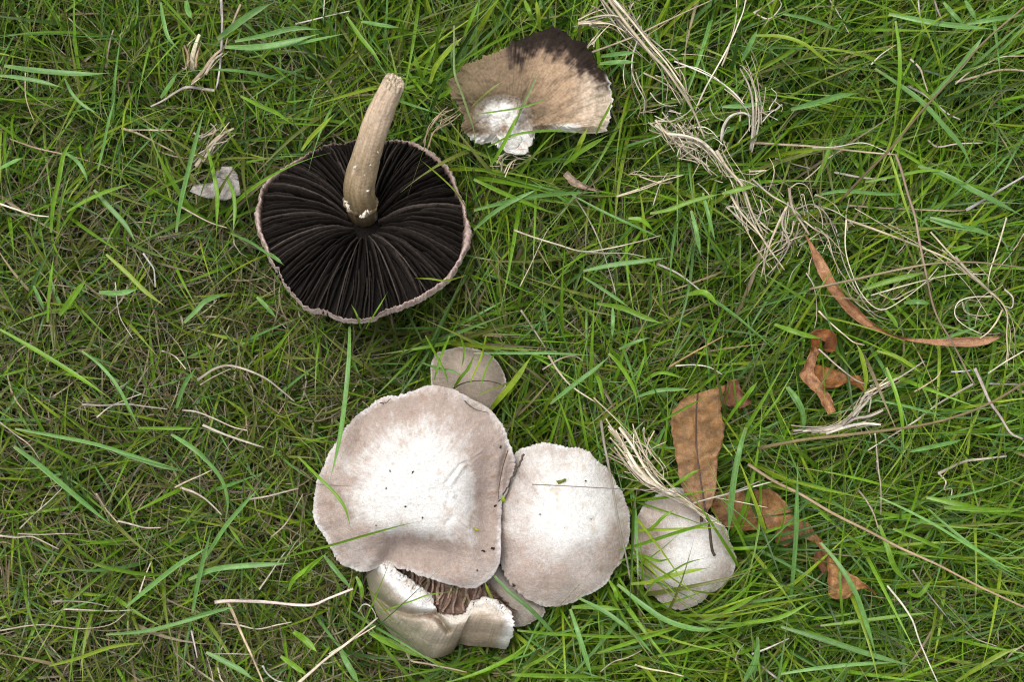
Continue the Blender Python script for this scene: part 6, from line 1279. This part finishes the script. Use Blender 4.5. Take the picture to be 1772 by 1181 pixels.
def blades(n, L, Wd, e0, bend, kap, colf, zroot=None, npt=8, avoid=True, tries=5, region=None, seed=0, rootf=None, direct=None, fold=.2, tag_x=1.0, thin=.96, zmin=.0015):
    r = np.random.default_rng(seed)
    x, y = rootf(r, n)
    keepV = []; keepC = []; keepB = []
    todo = np.arange(n)
    Ls = L(r, n, x, y); Ws = Wd(r, n, x, y)
    E0 = e0(r, n); BD = bend(r, n); KP = kap(r, n)
    PTS = np.zeros((n, npt, 3)); AZ = np.zeros((n, npt)); ok = np.zeros(n, bool); EL = np.zeros((n, npt))
    s = np.linspace(0, 1, npt)
    PX = r.random(n)
    for it in range(tries):
        m = len(todo)
        if m == 0: break
        az0 = direct(r, x[todo], y[todo])
        az = az0[:, None] + KP[todo][:, None] * s[None] * (1 if it % 2 == 0 else -1)
        el = E0[todo][:, None] - BD[todo][:, None] * s[None] ** 1.25
        ds = Ls[todo][:, None] / (npt - 1)
        dx = np.cos(el) * np.cos(az) * ds; dy = np.cos(el) * np.sin(az) * ds; dz = np.sin(el) * ds
        X = x[todo][:, None] + np.concatenate([np.zeros((m, 1)), np.cumsum(dx[:, :-1], 1)], 1)
        Y = y[todo][:, None] + np.concatenate([np.zeros((m, 1)), np.cumsum(dy[:, :-1], 1)], 1)
        z0 = soil_z(x[todo], y[todo]) + (0 if zroot is None else zroot(r, m))
        Z = z0[:, None] + np.concatenate([np.zeros((m, 1)), np.cumsum(dz[:, :-1], 1)], 1)
        Z = np.maximum(Z, soil_z(X, Y) + zmin + .004 * PX[todo][:, None] * (np.arange(npt) > 0))
        good = np.ones(m, bool)
        if avoid:
            Xf = np.stack([np.interp(np.linspace(0, npt - 1, 22), np.arange(npt), np.arange(npt))])[0]
            i0 = np.clip(Xf.astype(int), 0, npt - 2); f = Xf - i0
            Xi = X[:, i0] * (1 - f) + X[:, i0 + 1] * f; Yi = Y[:, i0] * (1 - f) + Y[:, i0 + 1] * f; Zi = Z[:, i0] * (1 - f) + Z[:, i0 + 1] * f
            ii = np.clip(((Yi - Y0) / CELL).astype(int), 0, NYc - 1); jj = np.clip(((Xi - X0) / CELL).astype(int), 0, NXc - 1)
            has = zhi[ii, jj] > -5
            hit = has & (Zi > zlo[ii, jj] - .003) & (Zi < zhi[ii, jj] + .0012)
            ov = has & (Zi >= zhi[ii, jj] + .0012)
            good = ~hit.any(1)
            pm = np.where(ov, pover[ii, jj], 1.0).min(1)
            good &= r.random(m) < np.where(ov.any(1), pm, 1.0)
        g = todo[good]
        PTS[g] = np.stack([X, Y, Z], -1)[good]; AZ[g] = az[good]; EL[g] = el[good]; ok[g] = True
        todo = todo[~good]
    sel = np.where(ok)[0]
    Pn = PTS[sel]; az = AZ[sel]; el = EL[sel]; Wn = Ws[sel]; m = len(sel)
    roll = r.normal(0, .55, m)[:, None] + np.linspace(0, 1, npt)[None] * r.normal(0, .6, m)[:, None]
    sx, sy = -np.sin(az), np.cos(az)
    side = np.stack([sx, sy, np.zeros_like(sx)], -1)
    tang = np.stack([np.cos(el) * np.cos(az), np.cos(el) * np.sin(az), np.sin(el)], -1)
    up = np.cross(tang, side)
    sd = side * np.cos(roll)[..., None] + up * np.sin(roll)[..., None]
    nn = np.cross(tang, sd)
    prof = np.minimum(1, .6 + 1.2 * s) * (1 - smooth(.45, 1.0, s) ** 1.2 * thin)
    hw = .5 * Wn[:, None] * prof[None]
    A = Pn - sd * hw[..., None]; B = Pn - nn * (hw * fold * 2)[..., None]; D = Pn + sd * hw[..., None]
    V = np.stack([A, B, D], 2).reshape(-1, 3)
    base = (np.arange(m) * npt * 3)[:, None, None]
    i = np.arange(npt - 1)[None, :, None] * 3
    q0 = np.stack([i + 0, i + 1, i + 4, i + 3], -1); q1 = np.stack([i + 1, i + 2, i + 5, i + 4], -1)
    Q = (np.concatenate([q0, q1], 2) + base[..., None]).reshape(-1, 4)
    C = colf(r, m, Pn[:, 0, 0], Pn[:, 0, 1], s)          # m x npt x 3
    C = np.repeat(C[:, :, None, :], 3, 2).reshape(-1, 3)
    rb_ = r.random(m)
    bl = np.stack([np.broadcast_to(np.array([-1., 0, 1])[None, None], (m, npt, 3)), np.broadcast_to(s[None, :, None] * 2, (m, npt, 3)), np.broadcast_to(rb_[:, None, None], (m, npt, 3))], -1).reshape(-1, 3)
    return V, Q, C, bl, Pn


XM, YM = .40, .30           # densely covered area, a little beyond the frame


def side_w(x, y):
    """0 over the worn, thatchy side of the lawn, 1 over the lush side"""
    v = smooth(-.16, .10, x + .05 * (fnoise(x * 9 + 4, y * 9 + 2, 900, 2) - .5))
    v = v + .55 * smooth(.02, .14, y) * (1 - v)
    v = v - .75 * np.exp(-((x - .045) / .055) ** 2 - ((y - .055) / .06) ** 2)      # worn patch between the finds
    v = v - .3 * np.exp(-((x + .13) / .05) ** 2 - ((y + .0) / .05) ** 2)
    return np.clip(v + .5 * (fnoise(x * 14 + 3, y * 14, 901, 2) - .5), 0, 1)


def direct_grass(r, x, y):
    lush = side_w(x, y)
    flow = math.radians(25) + 1.1 * (fnoise(x * 5 + 2, y * 5 + 8, 902, 2) - .5) * 2 + math.radians(35) * smooth(.0, .15, y)
    flow = flow + np.where(r.random(len(x)) < .5, math.pi, 0)
    rnd = r.uniform(0, 2 * math.pi, len(x))
    return np.where(r.random(len(x)) < .62 * lush, flow + r.normal(0, .5, len(x)), rnd)


def uniform_roots(r, n):
    return r.uniform(-XM, XM, n), r.uniform(-YM, YM, n)


def tuft_roots(per):
    def f(r, n):
        k = n // per + 1
        cx_, cy_ = r.uniform(-XM, XM, k), r.uniform(-YM, YM, k)
        i = r.integers(0, k, n)
        return cx_[i] + r.normal(0, .0028, n), cy_[i] + r.normal(0, .0028, n)
    return f


def green_col(r, m, x, y, s, bright=1.0, dead=.0):
    lush = side_w(x, y)
    u = r.random(m)
    c = np.where((u < .46)[:, None], VIV, np.where((u < .66)[:, None], YEL, np.where((u < .82)[:, None], BLU, np.where((u < .93)[:, None], DRK, OLV))))
    ol = (r.random(m) < .25 * (1 - lush)); c = np.where(ol[:, None], OLV * .9 + YEL * .1, c)
    dd = r.random(m) < dead * (1.4 - lush); c = np.where(dd[:, None], np.where((r.random(m) < .5)[:, None], DEAD, DEAD2), c)
    c = c * r.uniform(.55, 1.25, m)[:, None] * bright * (.90 + .12 * lush)[:, None]
    C = np.repeat(c[:, None, :], len(s), 1)
    rootc = np.array((.20, .22, .10))
    w = smooth(.22, 0, s)[None] * (.25 + .5 * r.random(m))[:, None]
    C = mix(C, rootc, w)
    tipb = (r.random(m) < .32)[:, None] * smooth(.70, 1.0, s)[None] * r.uniform(.4, 1, m)[:, None]
    C = mix(C, DEAD, tipb)
    return C


def thatch_col(r, m, x, y, s):
    u = r.random(m)[:, None]
    c = np.where(u < .42, np.array((.40, .33, .20)), np.where(u < .62, np.array((.30, .265, .20)), np.where(u < .82, np.array((.20, .155, .08)), np.array((.55, .48, .34)))))
    ol = r.random(m) < .25; c = np.where(ol[:, None], OLV, c)
    c = c * r.uniform(.3, 1.0, m)[:, None]
    return np.repeat(c[:, None, :], len(s), 1)


U = lambda a, b: (lambda r, n, *_: r.uniform(a, b, n))


def lens(a, b, lush_gain=.35):
    return lambda r, n, x, y: r.uniform(a, b, n) * (1 - lush_gain * .5 + lush_gain * side_w(x, y))


def thatch_roots(r, n):
    x, y = uniform_roots(r, int(n * 2.2)); k = r.random(len(x)) < 1.0 - .85 * side_w(x, y)
    return np.resize(x[k], n), np.resize(y[k], n)


# 1 matted dead thatch close to the soil
V, Q, C, bl, _ = blades(16000, U(.012, .045), U(.0005, .0011), U(-.1, .5), U(-.2, .8), lambda r, n: r.normal(0, 1.1, n), thatch_col, npt=6, seed=21, rootf=thatch_roots,
                        direct=lambda r, x, y: r.uniform(0, 6.283, len(x)), zroot=lambda r, m: r.uniform(0, .022, m), fold=.3, tries=3)
tag(mk("thatch", V, Q, None, M_thatch, None, C, bl), "matted dead grass thatch between the living blades", "thatch", kind="stuff")
# 2 to 4 the living turf
parts_ = []
parts_.append(blades(25000, lens(.022, .052), U(.0006, .0013), U(.4, 1.35), U(.2, 1.5), lambda r, n: r.normal(0, .7, n), lambda r, m, x, y, s: green_col(r, m, x, y, s, .95, .12), npt=7, seed=31, rootf=uniform_roots, direct=direct_grass))
parts_.append(blades(18500, lens(.040, .078), U(.0008, .0016), U(.55, 1.35), U(.6, 1.7), lambda r, n: r.normal(0, .5, n), lambda r, m, x, y, s: green_col(r, m, x, y, s, 1.0, .06), npt=8, seed=32, rootf=tuft_roots(11), direct=direct_grass))
parts_.append(blades(7000, lens(.055, .100, .5), U(.0011, .0023), U(.6, 1.15), U(.75, 1.6), lambda r, n: r.normal(0, .35, n), lambda r, m, x, y, s: green_col(r, m, x, y, s, 1.05, .03), npt=9, seed=33, rootf=tuft_roots(5), direct=direct_grass))
# blades that lean in over the lower, half-hidden things
def lean(crop, centre, ring, n, seed, L=(.085, .125), a0=0, a1=360):
    c_ = P(crop, [centre])[0]
    save = pover.copy(); pover[:] = 1.0
    cw_ = at([c_], .03)[0]
    def rf(r, n_):
        a = np.radians(r.uniform(a0, a1, n_)); rr = ring * K * (CAM_H - .02) * r.uniform(1.2, 1.85, n_)
        return cw_[0] + rr * np.cos(a), cw_[1] + rr * np.sin(a)
    out_ = blades(n, U(*L), U(.0012, .0026), U(1.15, 1.5), U(1.3, 2.1), lambda r, n_: r.normal(0, .35, n_), lambda r, m, x, y, s: green_col(r, m, x, y, s, 1.05, .03), npt=12, seed=seed, rootf=rf,
                  direct=lambda r, x, y: np.arctan2(cw_[1] - y, cw_[0] - x) + r.normal(0, .6, len(x)), tries=8)
    pover[:] = save
    return out_


parts_ = [lean("c4", (1130, 690), 92, 40, 51, a0=110, a1=260), lean("c4", (1130, 690), 92, 18, 52, a0=230, a1=330), lean("c3", (595, 185), 60, 40, 53, L=(.075, .11), a0=-10, a1=190), lean("c2", (760, 560), 120, 16, 54, L=(.10, .125), a0=160, a1=350),
          lean("c1", (545, 690), 185, 16, 55, L=(.07, .10), a0=30, a1=150), lean("c7", (620, 720), 70, 46, 56), lean("c7", (930, 1040), 48, 10, 57), lean("c6", (240, 720), 60, 12, 58), lean("d6", (600, 800), 115, 12, 59, a0=170, a1=350),
          lean("d6", (1500, 620), 50, 8, 60, a0=-60, a1=30), lean("c8", (980, 830), 44, 12, 61), lean("c7", (240, 300), 60, 14, 62), lean("c6", (700, 590), 60, 10, 63), lean("c6", (330, 400), 60, 10, 64)] + parts_
off = 0; Vs, Qs, Cs, Bs = [], [], [], []
for (V, Q, C, bl, _) in parts_:
    Vs.append(V); Qs.append(Q + off); Cs.append(C); Bs.append(bl); off += len(V)
tag(mk("grass", np.vstack(Vs), np.vstack(Qs), None, M_grass, None, np.vstack(Cs), np.vstack(Bs)), "short fine green lawn grass growing thickly round the mushrooms", "grass", kind="stuff")


# 5 the lawn goes on, sparser and coarser, beyond the picture
def outer_roots(r, n):
    f = np.where(r.random(n * 3) < .7, .6, 1.0); x = r.uniform(-1.3, 1.3, n * 3) * f; y = r.uniform(-1.2, 1.2, n * 3) * f; k = (np.abs(x) > XM) | (np.abs(y) > YM)
    return np.resize(x[k], n), np.resize(y[k], n)


V, Q, C, bl, _ = blades(15000, U(.04, .085), U(.0024, .0044), U(.3, 1.1), U(.5, 1.6), lambda r, n: r.normal(0, .5, n), lambda r, m, x, y, s: green_col(r, m, x, y, s, .95, .12), npt=5, seed=41, rootf=outer_roots, direct=direct_grass, avoid=False)
tag(mk("surrounding_grass", V, Q, None, M_grass, None, C, bl), "green lawn grass stretching away round the patch", "grass", kind="stuff")

# 6 dew: tiny drops clinging to blade tips
r = np.random.default_rng(77)
pool = np.vstack([p[4][:, [3, 4, 5, 6]].reshape(-1, 3) for p in parts_])
pool = pool[(np.abs(pool[:, 0]) < .3) & (np.abs(pool[:, 1]) < .2) & (pool[:, 2] > .022)]
pick = pool[r.choice(len(pool), 420, replace=False)]
u_, v_ = np.meshgrid(np.linspace(0, 2 * math.pi, 10, endpoint=False), np.linspace(.02, math.pi - .02, 7))
unit = np.stack([np.sin(v_) * np.cos(u_), np.sin(v_) * np.sin(u_), np.cos(v_)], -1).reshape(-1, 3)
size = .00028 + .0007 * r.random(420) ** 3
DV = (pick[:, None] + unit[None] * size[:, None, None] + np.array((0, 0, .0003))).reshape(-1, 3)
q = grid_quads(7, 10, True)
DQ = (q[None] + (np.arange(420) * 70)[:, None, None]).reshape(-1, 4)
tag(mk("dew", DV, DQ, None, M_dew), "tiny clear dew drops clinging to grass blades", "dew", kind="stuff")
